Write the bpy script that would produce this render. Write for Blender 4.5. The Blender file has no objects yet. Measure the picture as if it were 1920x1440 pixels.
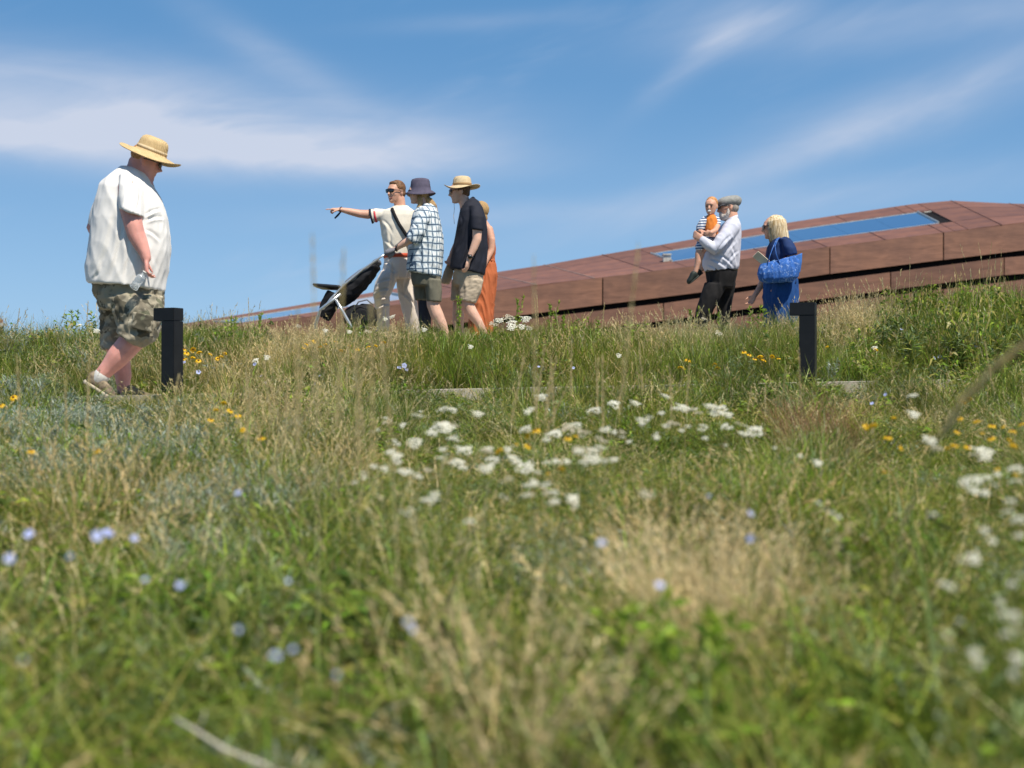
import bpy, math, random
import numpy as np
from mathutils import Vector, Matrix, noise
random.seed(7); RNG = np.random.default_rng(7)
S = bpy.context.scene
C = S.collection
F = 2667.0            # focal length in photo pixels (1920 wide)
CZ = 1.0              # eye height of the camera
FD = 12.0

# ---------------------------------------------------------------- camera
cam = bpy.data.cameras.new('camera'); camo = bpy.data.objects.new('camera', cam); C.objects.link(camo)
camo.location = (0, 0, CZ); camo.rotation_euler = (math.radians(90), 0, 0)
cam.sensor_width = 36; cam.lens = 36 * F / 1920; cam.clip_start = 0.05; cam.clip_end = 5000
cam.dof.use_dof = True; cam.dof.focus_distance = FD; cam.dof.aperture_fstop = 2.1; cam.dof.aperture_blades = 9
S.camera = camo
S.view_settings.view_transform = 'Standard'; S.view_settings.look = 'None'
S.view_settings.gamma = 1; S.view_settings.exposure = 0.43; S.view_settings.use_curve_mapping = False
S.render.engine = 'CYCLES'
S.cycles.use_denoising = True
S.cycles.max_bounces = 6; S.cycles.diffuse_bounces = 3; S.cycles.transmission_bounces = 4; S.cycles.transparent_max_bounces = 6

# ---------------------------------------------------------------- sky and sun
SUN_EL, SUN_AZ = math.radians(58), math.radians(143)      # azimuth from +Y towards +X
W = bpy.data.worlds.new('World'); S.world = W; W.use_nodes = True
nt = W.node_tree; nt.nodes.clear()
def wn(t, **k):
    n = nt.nodes.new(t)
    for a, b in k.items(): setattr(n, a, b)
    return n
def wm(op, a, b=None, c=None):
    n = wn('ShaderNodeMath', operation=op)
    for i, v in enumerate((a, b, c)):
        if v is None: continue
        if isinstance(v, (int, float)): n.inputs[i].default_value = v
        else: nt.links.new(v, n.inputs[i])
    return n.outputs[0]
sky = wn('ShaderNodeTexSky', sky_type='NISHITA', sun_disc=False, sun_elevation=SUN_EL, sun_rotation=SUN_AZ,
         altitude=800, air_density=1.0, dust_density=0.25, ozone_density=1.8)
tc = wn('ShaderNodeTexCoord'); sp = wn('ShaderNodeSeparateXYZ'); nt.links.new(tc.outputs['Generated'], sp.inputs[0])
az = wm('ARCTAN2', sp.outputs[0], sp.outputs[1]); el = wm('ARCSINE', sp.outputs[2])
def sky_noise(rot, sa, se, scale, detail=6, rough=.55, dist=0.6, off=0.0):
    c, s = math.cos(rot), math.sin(rot)
    u = wm('ADD', wm('MULTIPLY', az, c * sa), wm('MULTIPLY', el, s * sa))
    v = wm('ADD', wm('MULTIPLY', az, -s * se), wm('MULTIPLY', el, c * se))
    cb = wn('ShaderNodeCombineXYZ'); nt.links.new(u, cb.inputs[0]); nt.links.new(v, cb.inputs[1]); cb.inputs[2].default_value = off
    n = wn('ShaderNodeTexNoise'); nt.links.new(cb.outputs[0], n.inputs['Vector'])
    n.inputs['Scale'].default_value = scale; n.inputs['Detail'].default_value = detail
    n.inputs['Roughness'].default_value = rough; n.inputs['Distortion'].default_value = dist
    return n.outputs['Fac']
def smooth(v, lo, hi):
    n = wn('ShaderNodeMapRange', interpolation_type='SMOOTHSTEP'); nt.links.new(v, n.inputs[0])
    n.inputs[1].default_value = lo; n.inputs[2].default_value = hi
    return n.outputs[0]
def streak(px, py, lx, ly, deg, amp, below=1.0):
    """soft elongated cirrus patch; below < 1 makes its lower edge sharper"""
    a0, e0 = math.atan((px - 960) / F), math.atan((720 - py) / F); r = math.radians(deg)
    da = wm('SUBTRACT', az, a0); de = wm('SUBTRACT', el, e0)
    p = wm('DIVIDE', wm('ADD', wm('MULTIPLY', da, math.cos(r)), wm('MULTIPLY', de, math.sin(r))), lx / F)
    q = wm('DIVIDE', wm('ADD', wm('MULTIPLY', da, -math.sin(r)), wm('MULTIPLY', de, math.cos(r))), ly / F)
    if below != 1.0:
        q = wm('MULTIPLY', q, wm('ADD', 1.0, wm('MULTIPLY', wm('LESS_THAN', q, 0.0), 1 / below - 1)))
    g = wm('EXPONENT', wm('MULTIPLY', wm('ADD', wm('MULTIPLY', p, p), wm('MULTIPLY', q, q)), -1.0))
    return wm('MULTIPLY', g, amp)
def add(lst):
    t = lst[0]
    for x in lst[1:]: t = wm('ADD', t, x)
    return t
nA = sky_noise(0.05, 3.0, 12.0, 2.2, off=3.0, dist=1.0)
nB = sky_noise(0.36, 2.4, 9.0, 2.0, detail=4, off=9.0, dist=.5)
nF = sky_noise(0.28, 5.0, 26.0, 2.6, detail=7, rough=.55, off=5.0, dist=0.5)
left = add([streak(40, 255, 430, 82, -3, 1.15, .72), streak(560, 290, 330, 48, -2, 0.8, .75), streak(760, 270, 210, 60, 6, 0.33),
            streak(520, 120, 190, 34, -28, 0.26), streak(300, 180, 320, 60, -4, 0.25), streak(900, 40, 200, 16, 4, .16),
            streak(950, 400, 420, 26, 2, 0.22)])
right = add([streak(1400, 322, 270, 30, 17, 0.46), streak(1650, 235, 240, 46, 14, 0.36), streak(1880, 165, 260, 50, 18, 0.4),
             streak(1290, 130, 130, 24, 38, 0.16), streak(1390, 40, 130, 52, 14, 0.20), streak(1700, 60, 360, 46, 3, 0.42),
             streak(1500, 390, 520, 36, 6, .22)])
dl = wm('MULTIPLY', left, wm('ADD', 0.62, wm('MULTIPLY', smooth(nA, 0.3, 0.72), 0.5)))
dr = wm('MULTIPLY', right, wm('ADD', 0.42, wm('MULTIPLY', smooth(nB, 0.25, 0.75), .8)))
wisp = wm('MULTIPLY', wm('MULTIPLY', smooth(nB, 0.5, 0.85), smooth(nF, 0.3, 0.75)), 0.22)
dens = wm('MINIMUM', wm('ADD', wm('MULTIPLY', wm('ADD', dl, dr), wm('ADD', 0.72, wm('MULTIPLY', nF, 0.5))), wisp), 0.9)
hs = wn('ShaderNodeMix', data_type='RGBA', blend_type='MULTIPLY'); hs.inputs[0].default_value = 1.0
nt.links.new(sky.outputs[0], hs.inputs[6]); hs.inputs[7].default_value = (0.90, 0.965, 1.06, 1)
gr = wn('ShaderNodeMix', data_type='RGBA'); nt.links.new(smooth(el, -.02, .27), gr.inputs[0]); gr.inputs[6].default_value = (2.85, 5.0, 7.7, 1); gr.inputs[7].default_value = (.98, 2.80, 5.5, 1)
g2 = wn('ShaderNodeMix', data_type='RGBA'); nt.links.new(wm('MULTIPLY', wm('SUBTRACT', 1.0, smooth(el, .35, 1.1)), .8), g2.inputs[0]); nt.links.new(hs.outputs[2], g2.inputs[6]); nt.links.new(gr.outputs[2], g2.inputs[7])
mx = wn('ShaderNodeMix', data_type='RGBA'); nt.links.new(dens, mx.inputs[0]); nt.links.new(g2.outputs[2], mx.inputs[6])
mx.inputs[7].default_value = (5.9, 6.4, 7.6, 1)
bg = wn('ShaderNodeBackground'); nt.links.new(mx.outputs[2], bg.inputs[0]); bg.inputs[1].default_value = 0.08
wo = wn('ShaderNodeOutputWorld'); nt.links.new(bg.outputs[0], wo.inputs[0])

sl = bpy.data.lights.new('sun', 'SUN'); sl.energy = 4.7; sl.angle = math.radians(0.53); sl.color = (1.0, 0.93, 0.80)
so = bpy.data.objects.new('sun', sl); C.objects.link(so)
SD = Vector((math.sin(SUN_AZ) * math.cos(SUN_EL), math.cos(SUN_AZ) * math.cos(SUN_EL), math.sin(SUN_EL)))
so.rotation_euler = SD.to_track_quat('Z', 'Y').to_euler(); so.location = (20, -20, 40)

# ---------------------------------------------------------------- helpers
def at(px, py, Y): return Vector(((px - 960) * Y / F, Y, CZ + (720 - py) * Y / F))
ORG = {}
def org(o): return ORG.get(o.name, Vector((0, 0, 0))) if o else Vector((0, 0, 0))
def tag(o, label=None, cat=None, group=None, kind=None):
    if label: o['label'] = label
    if cat: o['category'] = cat
    if group: o['group'] = group
    if kind: o['kind'] = kind
    return o
def empty(name, loc, label, cat, group=None, rz=0):
    o = bpy.data.objects.new(name, None); C.objects.link(o); o.location = loc; o.rotation_euler = (0, 0, rz)
    o.empty_display_size = .1; ORG[o.name] = Vector(loc)
    return tag(o, label, cat, group)
def link(name, me, parent=None, origin=None):
    o = bpy.data.objects.new(name, me); C.objects.link(o)
    og = Vector(origin) if origin is not None else org(parent)
    ORG[o.name] = og
    if parent: o.parent = parent; o.location = og - org(parent)
    else: o.location = og
    return o
def mesh(name, V, Fc, mat, parent=None, origin=None, smooth=False):
    V = np.asarray(V, dtype=float)
    og = np.array(Vector(origin) if origin is not None else org(parent))
    me = bpy.data.meshes.new(name); me.from_pydata((V - og).tolist(), [], [list(f) for f in Fc]); me.update()
    if mat: me.materials.append(mat)
    if smooth: me.polygons.foreach_set('use_smooth', [True] * len(me.polygons))
    return link(name, me, parent, origin)

class Geo:
    def __init__(s): s.v = []; s.f = []
    def put(s, V, Fc):
        b = len(s.v); s.v += [tuple(map(float, p)) for p in V]; s.f += [[i + b for i in f] for f in Fc]; return s
    def rings(s, R, cap=True):
        n = len(R[0]); V = [p for r in R for p in r]; Fc = []
        for k in range(len(R) - 1):
            for i in range(n):
                j = (i + 1) % n; Fc.append([k * n + i, k * n + j, (k + 1) * n + j, (k + 1) * n + i])
        if cap:
            c0 = np.mean(np.array(R[0]), 0); c1 = np.mean(np.array(R[-1]), 0); a = len(V); V = V + [tuple(c0), tuple(c1)]
            m = (len(R) - 1) * n
            for i in range(n):
                j = (i + 1) % n; Fc.append([a, j, i]); Fc.append([a + 1, m + i, m + j])
        return s.put(V, Fc)
    def loft(s, secs, n=20, e=2.0, cap=True):
        """secs: (centre, U, V) half-axis vectors"""
        R = []
        for c, U, V in secs:
            r = []
            for i in range(n):
                t = 2 * math.pi * i / n; ct, st = math.cos(t), math.sin(t)
                a = math.copysign(abs(ct) ** (2 / e), ct); b = math.copysign(abs(st) ** (2 / e), st)
                r.append(tuple(Vector(c) + Vector(U) * a + Vector(V) * b))
            R.append(r)
        return s.rings(R, cap)
    def tube(s, pts, rad, n=10, cap=True, flat=1.0, up=(0, 0, 1)):
        pts = [Vector(p) for p in pts]
        if not hasattr(rad, '__len__'): rad = [rad] * len(pts)
        secs = []; last = None
        for i, p in enumerate(pts):
            d = (pts[min(i + 1, len(pts) - 1)] - pts[max(i - 1, 0)])
            if d.length < 1e-9: d = Vector((0, 0, 1))
            d.normalize()
            if last is None:
                u = Vector(up); u = u - d * u.dot(d)
                if u.length < .15: u = Vector((1, 0, 0)); u = u - d * u.dot(d)
            else: u = last - d * last.dot(d)
            u.normalize(); last = u; w = d.cross(u)
            secs.append((p, u * rad[i], w * rad[i] * flat))
        return s.loft(secs, n, 2.0, cap)
    def limb(s, pts, rad, n=12):
        """tube with rounded ends"""
        pts = [Vector(p) for p in pts]; rad = list(rad)
        d0 = (pts[0] - pts[1]).normalized(); d1 = (pts[-1] - pts[-2]).normalized()
        P = [pts[0] + d0 * rad[0] * .95, pts[0] + d0 * rad[0] * .6] + pts + [pts[-1] + d1 * rad[-1] * .6, pts[-1] + d1 * rad[-1] * .95]
        Q = [rad[0] * .3, rad[0] * .8] + rad + [rad[-1] * .8, rad[-1] * .3]
        return s.tube(P, Q, n)
    def ball(s, c, r, M=None, n=14, m=9):
        if not hasattr(r, '__len__'): r = (r, r, r)
        M = M or Matrix.Identity(3); V = []; Fc = []; c = Vector(c)
        for j in range(1, m):
            ph = math.pi * j / m
            for i in range(n):
                t = 2 * math.pi * i / n
                V.append(c + M @ Vector((r[0] * math.sin(ph) * math.cos(t), r[1] * math.sin(ph) * math.sin(t), r[2] * math.cos(ph))))
        for j in range(m - 2):
            for i in range(n):
                k = (i + 1) % n; Fc.append([j * n + i, (j + 1) * n + i, (j + 1) * n + k, j * n + k])
        a = len(V); V += [c + M @ Vector((0, 0, r[2])), c + M @ Vector((0, 0, -r[2]))]
        for i in range(n):
            k = (i + 1) % n; Fc.append([a, i, k]); Fc.append([a + 1, (m - 2) * n + k, (m - 2) * n + i])
        return s.put(V, Fc)
    def box(s, c, h, M=None):
        M = M or Matrix.Identity(3); c = Vector(c)
        V = [c + M @ Vector((x * h[0], y * h[1], z * h[2])) for x in (-1, 1) for y in (-1, 1) for z in (-1, 1)]
        return s.put(V, [[0, 1, 3, 2], [4, 6, 7, 5], [0, 4, 5, 1], [2, 3, 7, 6], [0, 2, 6, 4], [1, 5, 7, 3]])
    def hexa(s, a, b):
        """solid between quad a (4 pts) and quad b (4 pts)"""
        return s.put(list(a) + list(b), [[3, 2, 1, 0], [4, 5, 6, 7], [0, 1, 5, 4], [1, 2, 6, 5], [2, 3, 7, 6], [3, 0, 4, 7]])
    def lathe(s, prof, M, c, n=40, wave=None):
        R = []
        for k, (r, z) in enumerate(prof):
            ring = []
            for i in range(n):
                t = 2 * math.pi * i / n; zz = z + (wave(t, r) if wave else 0)
                ring.append(tuple(Vector(c) + M @ Vector((r * math.cos(t), r * math.sin(t), zz))))
            R.append(ring)
        return s.rings(R, True)
    def obj(s, name, mat, parent=None, smooth=False, origin=None): return mesh(name, s.v, s.f, mat, parent, origin, smooth)

def frame(fwd, up):
    f = Vector(fwd).normalized(); u = Vector(up); u = (u - f * u.dot(f)).normalized(); l = u.cross(f)
    return Matrix((f, l, u)).transposed()      # columns: forward, left, up

def fused(g, voxel, smooth_it=4, folds=None):
    """voxel-fuse overlapping closed solids to one continuous skin; returns a mesh"""
    me = bpy.data.meshes.new('tmp'); me.from_pydata(g.v, [], g.f); me.update()
    o = bpy.data.objects.new('tmp', me); C.objects.link(o)
    r = o.modifiers.new('r', 'REMESH'); r.mode = 'VOXEL'; r.voxel_size = voxel; r.adaptivity = 0.0
    if smooth_it:
        m = o.modifiers.new('s', 'SMOOTH'); m.factor = .5; m.iterations = smooth_it
    dg = bpy.context.evaluated_depsgraph_get()
    out = bpy.data.meshes.new_from_object(o.evaluated_get(dg), depsgraph=dg)
    bpy.data.objects.remove(o); bpy.data.meshes.remove(me)
    if folds:
        n = len(out.vertices); co = np.empty(n * 3); out.vertices.foreach_get('co', co); co = co.reshape(-1, 3)
        no = np.empty(n * 3); out.vertex_normals.foreach_get('vector', no); no = no.reshape(-1, 3)
        d = np.zeros(n)
        for (amp, wl, axis, stretch, seed) in folds:
            ax = Vector(axis).normalized(); a1 = ax.orthogonal().normalized(); a2 = ax.cross(a1)
            B = np.array([ax, a1, a2]).T; q = co @ B / wl; q[:, 0] /= stretch; q += seed * 7.31
            w = np.array([noise.noise((x + .45 * y2, y2, z)) for x, y2, z in q])
            d += amp * (1 - np.abs(w) * 3.2)
        co += no * d[:, None]; out.vertices.foreach_set('co', co.ravel()); out.update()
    out.polygons.foreach_set('use_smooth', [True] * len(out.polygons))
    return out

# ---------------------------------------------------------------- materials
def mat(name, col, rough=.7, spec=.3, metal=0, var=.12, vscale=8, bump=0, bscale=60, col2=None, sss=0, alpha=None, sheen=0, rnd=0.0, bdist=.004):
    m = bpy.data.materials.new(name); m.use_nodes = True; t = m.node_tree; b = t.nodes['Principled BSDF']
    b.inputs['Roughness'].default_value = rough; b.inputs['Specular IOR Level'].default_value = spec; b.inputs['Metallic'].default_value = metal
    tc = t.nodes.new('ShaderNodeTexCoord'); n = t.nodes.new('ShaderNodeTexNoise'); t.links.new(tc.outputs['Object'], n.inputs['Vector'])
    n.inputs['Scale'].default_value = vscale; n.inputs['Detail'].default_value = 5
    c = Vector(col); c2 = Vector(col2) if col2 else c * (1 - var * 1.5); c1 = c if col2 else c * (1 + var)
    r = t.nodes.new('ShaderNodeValToRGB'); r.color_ramp.elements[0].position = .33; r.color_ramp.elements[1].position = .67
    r.color_ramp.elements[0].color = (*c2, 1); r.color_ramp.elements[1].color = (*c1, 1)
    t.links.new(n.outputs['Fac'], r.inputs[0]); last = r.outputs[0]
    if rnd:
        oi = t.nodes.new('ShaderNodeObjectInfo'); mr = t.nodes.new('ShaderNodeMapRange'); t.links.new(oi.outputs['Random'], mr.inputs[0])
        mr.inputs[3].default_value = 1 - rnd; mr.inputs[4].default_value = 1 + rnd
        mm = t.nodes.new('ShaderNodeVectorMath'); mm.operation = 'SCALE'; t.links.new(last, mm.inputs[0]); t.links.new(mr.outputs[0], mm.inputs['Scale']); last = mm.outputs[0]
    t.links.new(last, b.inputs['Base Color'])
    if bump:
        n2 = t.nodes.new('ShaderNodeTexNoise'); t.links.new(tc.outputs['Object'], n2.inputs['Vector']); n2.inputs['Scale'].default_value = bscale; n2.inputs['Detail'].default_value = 4
        bp = t.nodes.new('ShaderNodeBump'); bp.inputs['Strength'].default_value = bump; bp.inputs['Distance'].default_value = bdist
        t.links.new(n2.outputs['Fac'], bp.inputs['Height']); t.links.new(bp.outputs[0], b.inputs['Normal'])
    if sss:
        b.inputs['Subsurface Weight'].default_value = sss; b.inputs['Subsurface Radius'].default_value = (.012, .005, .003); b.inputs['Subsurface Scale'].default_value = 1
    if sheen: b.inputs['Sheen Weight'].default_value = sheen
    return m
def leafmat(name, tint=False, transl=.40):
    """plant tissue: per-blade colour from the 'Col' attribute, per-tuft tint from the scatter"""
    m = bpy.data.materials.new(name); m.use_nodes = True; t = m.node_tree; t.nodes.clear()
    a = t.nodes.new('ShaderNodeAttribute'); a.attribute_name = 'Col'; last = a.outputs['Color']
    if tint:
        a2 = t.nodes.new('ShaderNodeAttribute'); a2.attribute_type = 'INSTANCER'; a2.attribute_name = 'tint'
        mm = t.nodes.new('ShaderNodeVectorMath'); mm.operation = 'MULTIPLY'; t.links.new(last, mm.inputs[0]); t.links.new(a2.outputs['Color'], mm.inputs[1]); last = mm.outputs[0]
    d = t.nodes.new('ShaderNodeBsdfDiffuse'); tr = t.nodes.new('ShaderNodeBsdfTranslucent'); g = t.nodes.new('ShaderNodeBsdfGlossy'); g.inputs['Roughness'].default_value = .45
    g.inputs['Color'].default_value = (.9, .95, 1, 1)
    for x in (d, tr): t.links.new(last, x.inputs['Color'])
    m1 = t.nodes.new('ShaderNodeMixShader'); m1.inputs[0].default_value = transl; t.links.new(d.outputs[0], m1.inputs[1]); t.links.new(tr.outputs[0], m1.inputs[2])
    m2 = t.nodes.new('ShaderNodeMixShader'); m2.inputs[0].default_value = .02; t.links.new(m1.outputs[0], m2.inputs[1]); t.links.new(g.outputs[0], m2.inputs[2])
    o = t.nodes.new('ShaderNodeOutputMaterial'); t.links.new(m2.outputs[0], o.inputs[0])
    return m
def corten(name, c1, c2, rough=.42):
    m = mat(name, c1, rough=rough, spec=.5, vscale=1.3, col2=c2, bump=.25, bscale=25, rnd=.16)
    t = m.node_tree; b = t.nodes['Principled BSDF']; tc = [n for n in t.nodes if n.type == 'TEX_COORD'][0]
    mp = t.nodes.new('ShaderNodeMapping'); mp.inputs['Scale'].default_value = (1.2, 1.2, 9); t.links.new(tc.outputs['Object'], mp.inputs[0])
    n = t.nodes.new('ShaderNodeTexNoise'); n.inputs['Scale'].default_value = 1.6; n.inputs['Detail'].default_value = 8; n.inputs['Distortion'].default_value = 1.5
    t.links.new(mp.outputs[0], n.inputs['Vector'])
    mr = t.nodes.new('ShaderNodeMapRange'); mr.inputs[1].default_value = .3; mr.inputs[2].default_value = .7; mr.inputs[3].default_value = .80; mr.inputs[4].default_value = 1.22
    t.links.new(n.outputs['Fac'], mr.inputs[0])
    src = b.inputs['Base Color'].links[0].from_socket; v = t.nodes.new('ShaderNodeVectorMath'); v.operation = 'SCALE'
    t.links.new(src, v.inputs[0]); t.links.new(mr.outputs[0], v.inputs['Scale']); t.links.new(v.outputs[0], b.inputs['Base Color'])
    mr2 = t.nodes.new('ShaderNodeMapRange'); mr2.inputs[3].default_value = rough - .1; mr2.inputs[4].default_value = rough + .18; t.links.new(n.outputs['Fac'], mr2.inputs[0]); t.links.new(mr2.outputs[0], b.inputs['Roughness'])
    return m
M = {}
M['corten'] = corten('weathering_steel', (.255, .120, .072), (.165, .080, .054), .5)
M['corten_roof'] = corten('weathering_steel_roof', (.20, .092, .062), (.145, .070, .054), .62)
M['corten_roof'].node_tree.nodes['Principled BSDF'].inputs['Specular IOR Level'].default_value = .22
M['dark'] = mat('dark_void', (.012, .010, .010), rough=.9, spec=.1)
M['alu'] = mat('light_aluminium', (.55, .52, .46), rough=.4, metal=.3)
M['seam'] = mat('worn_seam', (.36, .24, .18), rough=.5)
M['glass'] = mat('coated_glass', (.20, .36, .56), rough=.03, metal=.92, var=.02)
M['concrete'] = mat('concrete', (.40, .36, .30), rough=.9, spec=.2, vscale=5, bump=.5, bscale=80)
M['soil'] = mat('soil', (.055, .052, .026), rough=1, spec=.05, vscale=3, col2=(.035, .045, .016), bump=.8, bscale=20, bdist=.02)
M['black_metal'] = mat('black_powder_coat', (.011, .011, .012), rough=.45, spec=.30, var=.15, vscale=14, bump=.12, bscale=300)
M['skin_red'] = mat('sunburnt_skin', (.68, .32, .265), rough=.5, spec=.35, vscale=12, var=.10, bump=.15, bscale=120, sss=.12)
M['skin'] = mat('fair_skin', (.60, .33, .23), rough=.5, spec=.35, vscale=14, var=.08, bump=.1, bscale=120, sss=.12)
M['skin_pale'] = mat('pale_skin', (.64, .39, .29), rough=.5, spec=.35, vscale=14, var=.08, bump=.1, bscale=120, sss=.12)
M['lip'] = mat('lips', (.36, .11, .09), rough=.5)
M['tooth'] = mat('teeth', (.7, .66, .58), rough=.3)
M['hair_brown'] = mat('light_brown_hair', (.17, .085, .04), rough=.55, vscale=60, var=.4, bump=.6, bscale=140)
M['hair_ginger'] = mat('ginger_hair', (.50, .24, .09), rough=.6, vscale=50, var=.3, bump=.4, bscale=140)
M['hair_gray'] = mat('grey_hair', (.36, .31, .27), rough=.7, vscale=60, var=.3, bump=.6, bscale=140)
M['beard'] = mat('white_beard', (.56, .50, .45), rough=.8, vscale=70, var=.25, bump=.8, bscale=120)
M['white_tee'] = mat('white_cotton', (.74, .715, .69), rough=.9, spec=.15, vscale=5, var=.02, bump=.12, bscale=18, sheen=.1, bdist=.008)
M['cream_tee'] = mat('cream_knit', (.70, .65, .56), rough=.9, spec=.15, vscale=5, var=.03, bump=.3, bscale=20, bdist=.01)
M['cream_trouser'] = mat('cream_twill', (.72, .63, .55), rough=.9, spec=.15, vscale=5, var=.04, bump=.3, bscale=22, bdist=.01)
M['navy_shirt'] = mat('black_navy_linen', (.017, .019, .030), rough=.8, spec=.25, vscale=10, var=.15, bump=.3, bscale=40)
M['tan_short'] = mat('stone_cotton', (.44, .36, .27), rough=.9, spec=.15, vscale=10, var=.06, bump=.3, bscale=30)
M['olive_short'] = mat('olive_cotton', (.155, .145, .11), rough=.9, spec=.15, vscale=10, var=.1, bump=.3, bscale=30)
M['orange_dress'] = mat('rust_orange_linen', (.44, .125, .050), rough=.85, spec=.2, vscale=8, var=.06, bump=.3, bscale=30)
M['lav_shirt'] = mat('pale_lavender_cotton', (.56, .57, .66), rough=.9, spec=.15, vscale=8, var=.03, bump=.3, bscale=30)
M['black_trouser'] = mat('black_wool', (.016, .015, .016), rough=.85, spec=.2, var=.2, bump=.2, bscale=40)
M['navy_dress'] = mat('navy_crepe', (.010, .030, .105), rough=.8, spec=.25, vscale=9, var=.15, bump=.3, bscale=40)
M['blue_dress'] = mat('blue_skirt', (.014, .062, .21), rough=.85, spec=.25, vscale=9, var=.15, bump=.3, bscale=40)
M['black_plastic'] = mat('black_plastic', (.012, .012, .013), rough=.3, spec=.5)
M['black_fabric'] = mat('black_fabric', (.016, .016, .019), rough=.8, spec=.2, var=.3, bump=.5, bscale=50)
M['grey_fabric'] = mat('grey_fabric', (.16, .16, .18), rough=.8, spec=.2, var=.1, bump=.5, bscale=50)
M['silver'] = mat('silver_tube', (.66, .67, .68), rough=.32, metal=.75, var=.03)
M['lens'] = mat('dark_lens', (.008, .008, .010), rough=.08, spec=.8)
M['red_belt'] = mat('red_belt', (.50, .075, .03), rough=.5)
M['navy_band'] = mat('navy_band', (.012, .016, .035), rough=.7)
M['red_band'] = mat('red_band', (.55, .05, .07), rough=.7)
M['bucket'] = mat('slate_purple_cotton', (.095, .085, .125), rough=.9, spec=.15, vscale=20, var=.12, bump=.4, bscale=60)
M['orange_bib'] = mat('orange_cotton', (.72, .22, .04), rough=.9, vscale=9)
M['tan_bag'] = mat('tan_canvas', (.50, .40, .28), rough=.9, bump=.4, bscale=40)
M['phone'] = mat('phone_case', (.62, .54, .42), rough=.4)
M['shoe'] = mat('tan_shoe_mesh', (.34, .27, .18), rough=.8, vscale=25, col2=(.10, .075, .055), bump=.4, bscale=80)
M['shoe_sole'] = mat('shoe_sole', (.42, .37, .28), rough=.8)
M['shoe_dark'] = mat('dark_shoe', (.022, .03, .026), rough=.6)
M['shoe_white'] = mat('white_shoe', (.6, .58, .54), rough=.7)
M['sock'] = mat('dark_compression_sleeve', (.028, .031, .045), rough=.85, vscale=20)
M['blue_strap'] = mat('blue_strap', (.10, .22, .42), rough=.7)

def straw(name, c1, c2, fine=260):
    m = mat(name, c1, rough=.75, spec=.25, vscale=25, col2=c2)
    t = m.node_tree; b = t.nodes['Principled BSDF']; tc = [n for n in t.nodes if n.type == 'TEX_COORD'][0]
    w = t.nodes.new('ShaderNodeTexWave'); w.wave_type = 'RINGS'; w.rings_direction = 'Z'; w.inputs['Scale'].default_value = fine / 6; w.inputs['Distortion'].default_value = 1.2; w.inputs['Detail Scale'].default_value = 4
    t.links.new(tc.outputs['Object'], w.inputs['Vector'])
    bp = t.nodes.new('ShaderNodeBump'); bp.inputs['Strength'].default_value = .5; bp.inputs['Distance'].default_value = .003; t.links.new(w.outputs['Fac'], bp.inputs['Height']); t.links.new(bp.outputs[0], b.inputs['Normal'])
    mr = t.nodes.new('ShaderNodeMapRange'); mr.inputs[3].default_value = .82; mr.inputs[4].default_value = 1.08; t.links.new(w.outputs['Fac'], mr.inputs[0])
    src = b.inputs['Base Color'].links[0].from_socket; v = t.nodes.new('ShaderNodeVectorMath'); v.operation = 'SCALE'
    t.links.new(src, v.inputs[0]); t.links.new(mr.outputs[0], v.inputs['Scale']); t.links.new(v.outputs[0], b.inputs['Base Color'])
    return m
M['straw'] = straw('golden_straw', (.66, .48, .25), (.54, .38, .185))
M['straw_pale'] = straw('pale_straw', (.68, .54, .34), (.56, .42, .25))
M['ribbon'] = mat('hat_ribbon', (.30, .19, .09), rough=.8)

def patterned(name, base, build):
    m = mat(name, base, rough=.9, spec=.15, vscale=10, var=.05, bump=.3, bscale=30)
    t = m.node_tree; b = t.nodes['Principled BSDF']; tc = [n for n in t.nodes if n.type == 'TEX_COORD'][0]
    src = b.inputs['Base Color'].links[0].from_socket
    t.links.new(build(t, tc, src), b.inputs['Base Color'])
    return m
def _mix(t, fac, a, b):
    n = t.nodes.new('ShaderNodeMix'); n.data_type = 'RGBA'
    if isinstance(fac, float): n.inputs[0].default_value = fac
    else: t.links.new(fac, n.inputs[0])
    for s, k in ((a, 6), (b, 7)):
        if isinstance(s, tuple): n.inputs[k].default_value = (*s, 1)
        else: t.links.new(s, n.inputs[k])
    return n.outputs[2]
def _stripe(t, comp, period, width, phase=0.0, soft=.05):
    a = t.nodes.new('ShaderNodeMath'); a.operation = 'MULTIPLY_ADD'; t.links.new(comp, a.inputs[0]); a.inputs[1].default_value = 1 / period; a.inputs[2].default_value = phase + 50
    f = t.nodes.new('ShaderNodeMath'); f.operation = 'FRACT'; t.links.new(a.outputs[0], f.inputs[0])
    p = t.nodes.new('ShaderNodeMath'); p.operation = 'SUBTRACT'; t.links.new(f.outputs[0], p.inputs[0]); p.inputs[1].default_value = .5
    q = t.nodes.new('ShaderNodeMath'); q.operation = 'ABSOLUTE'; t.links.new(p.outputs[0], q.inputs[0])
    r = t.nodes.new('ShaderNodeMath'); r.operation = 'LESS_THAN'; t.links.new(q.outputs[0], r.inputs[0]); r.inputs[1].default_value = width / 2
    return r.outputs[0]
def _sep(t, tc, nscale=3.0, amt=.03):
    n = t.nodes.new('ShaderNodeTexNoise'); n.inputs['Scale'].default_value = nscale; t.links.new(tc.outputs['Object'], n.inputs['Vector'])
    s = t.nodes.new('ShaderNodeVectorMath'); s.operation = 'MULTIPLY_ADD'; t.links.new(n.outputs['Color'], s.inputs[0]); s.inputs[1].default_value = (amt,) * 3; t.links.new(tc.outputs['Object'], s.inputs[2])
    o = t.nodes.new('ShaderNodeSeparateXYZ'); t.links.new(s.outputs[0], o.inputs[0]); return o
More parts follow.
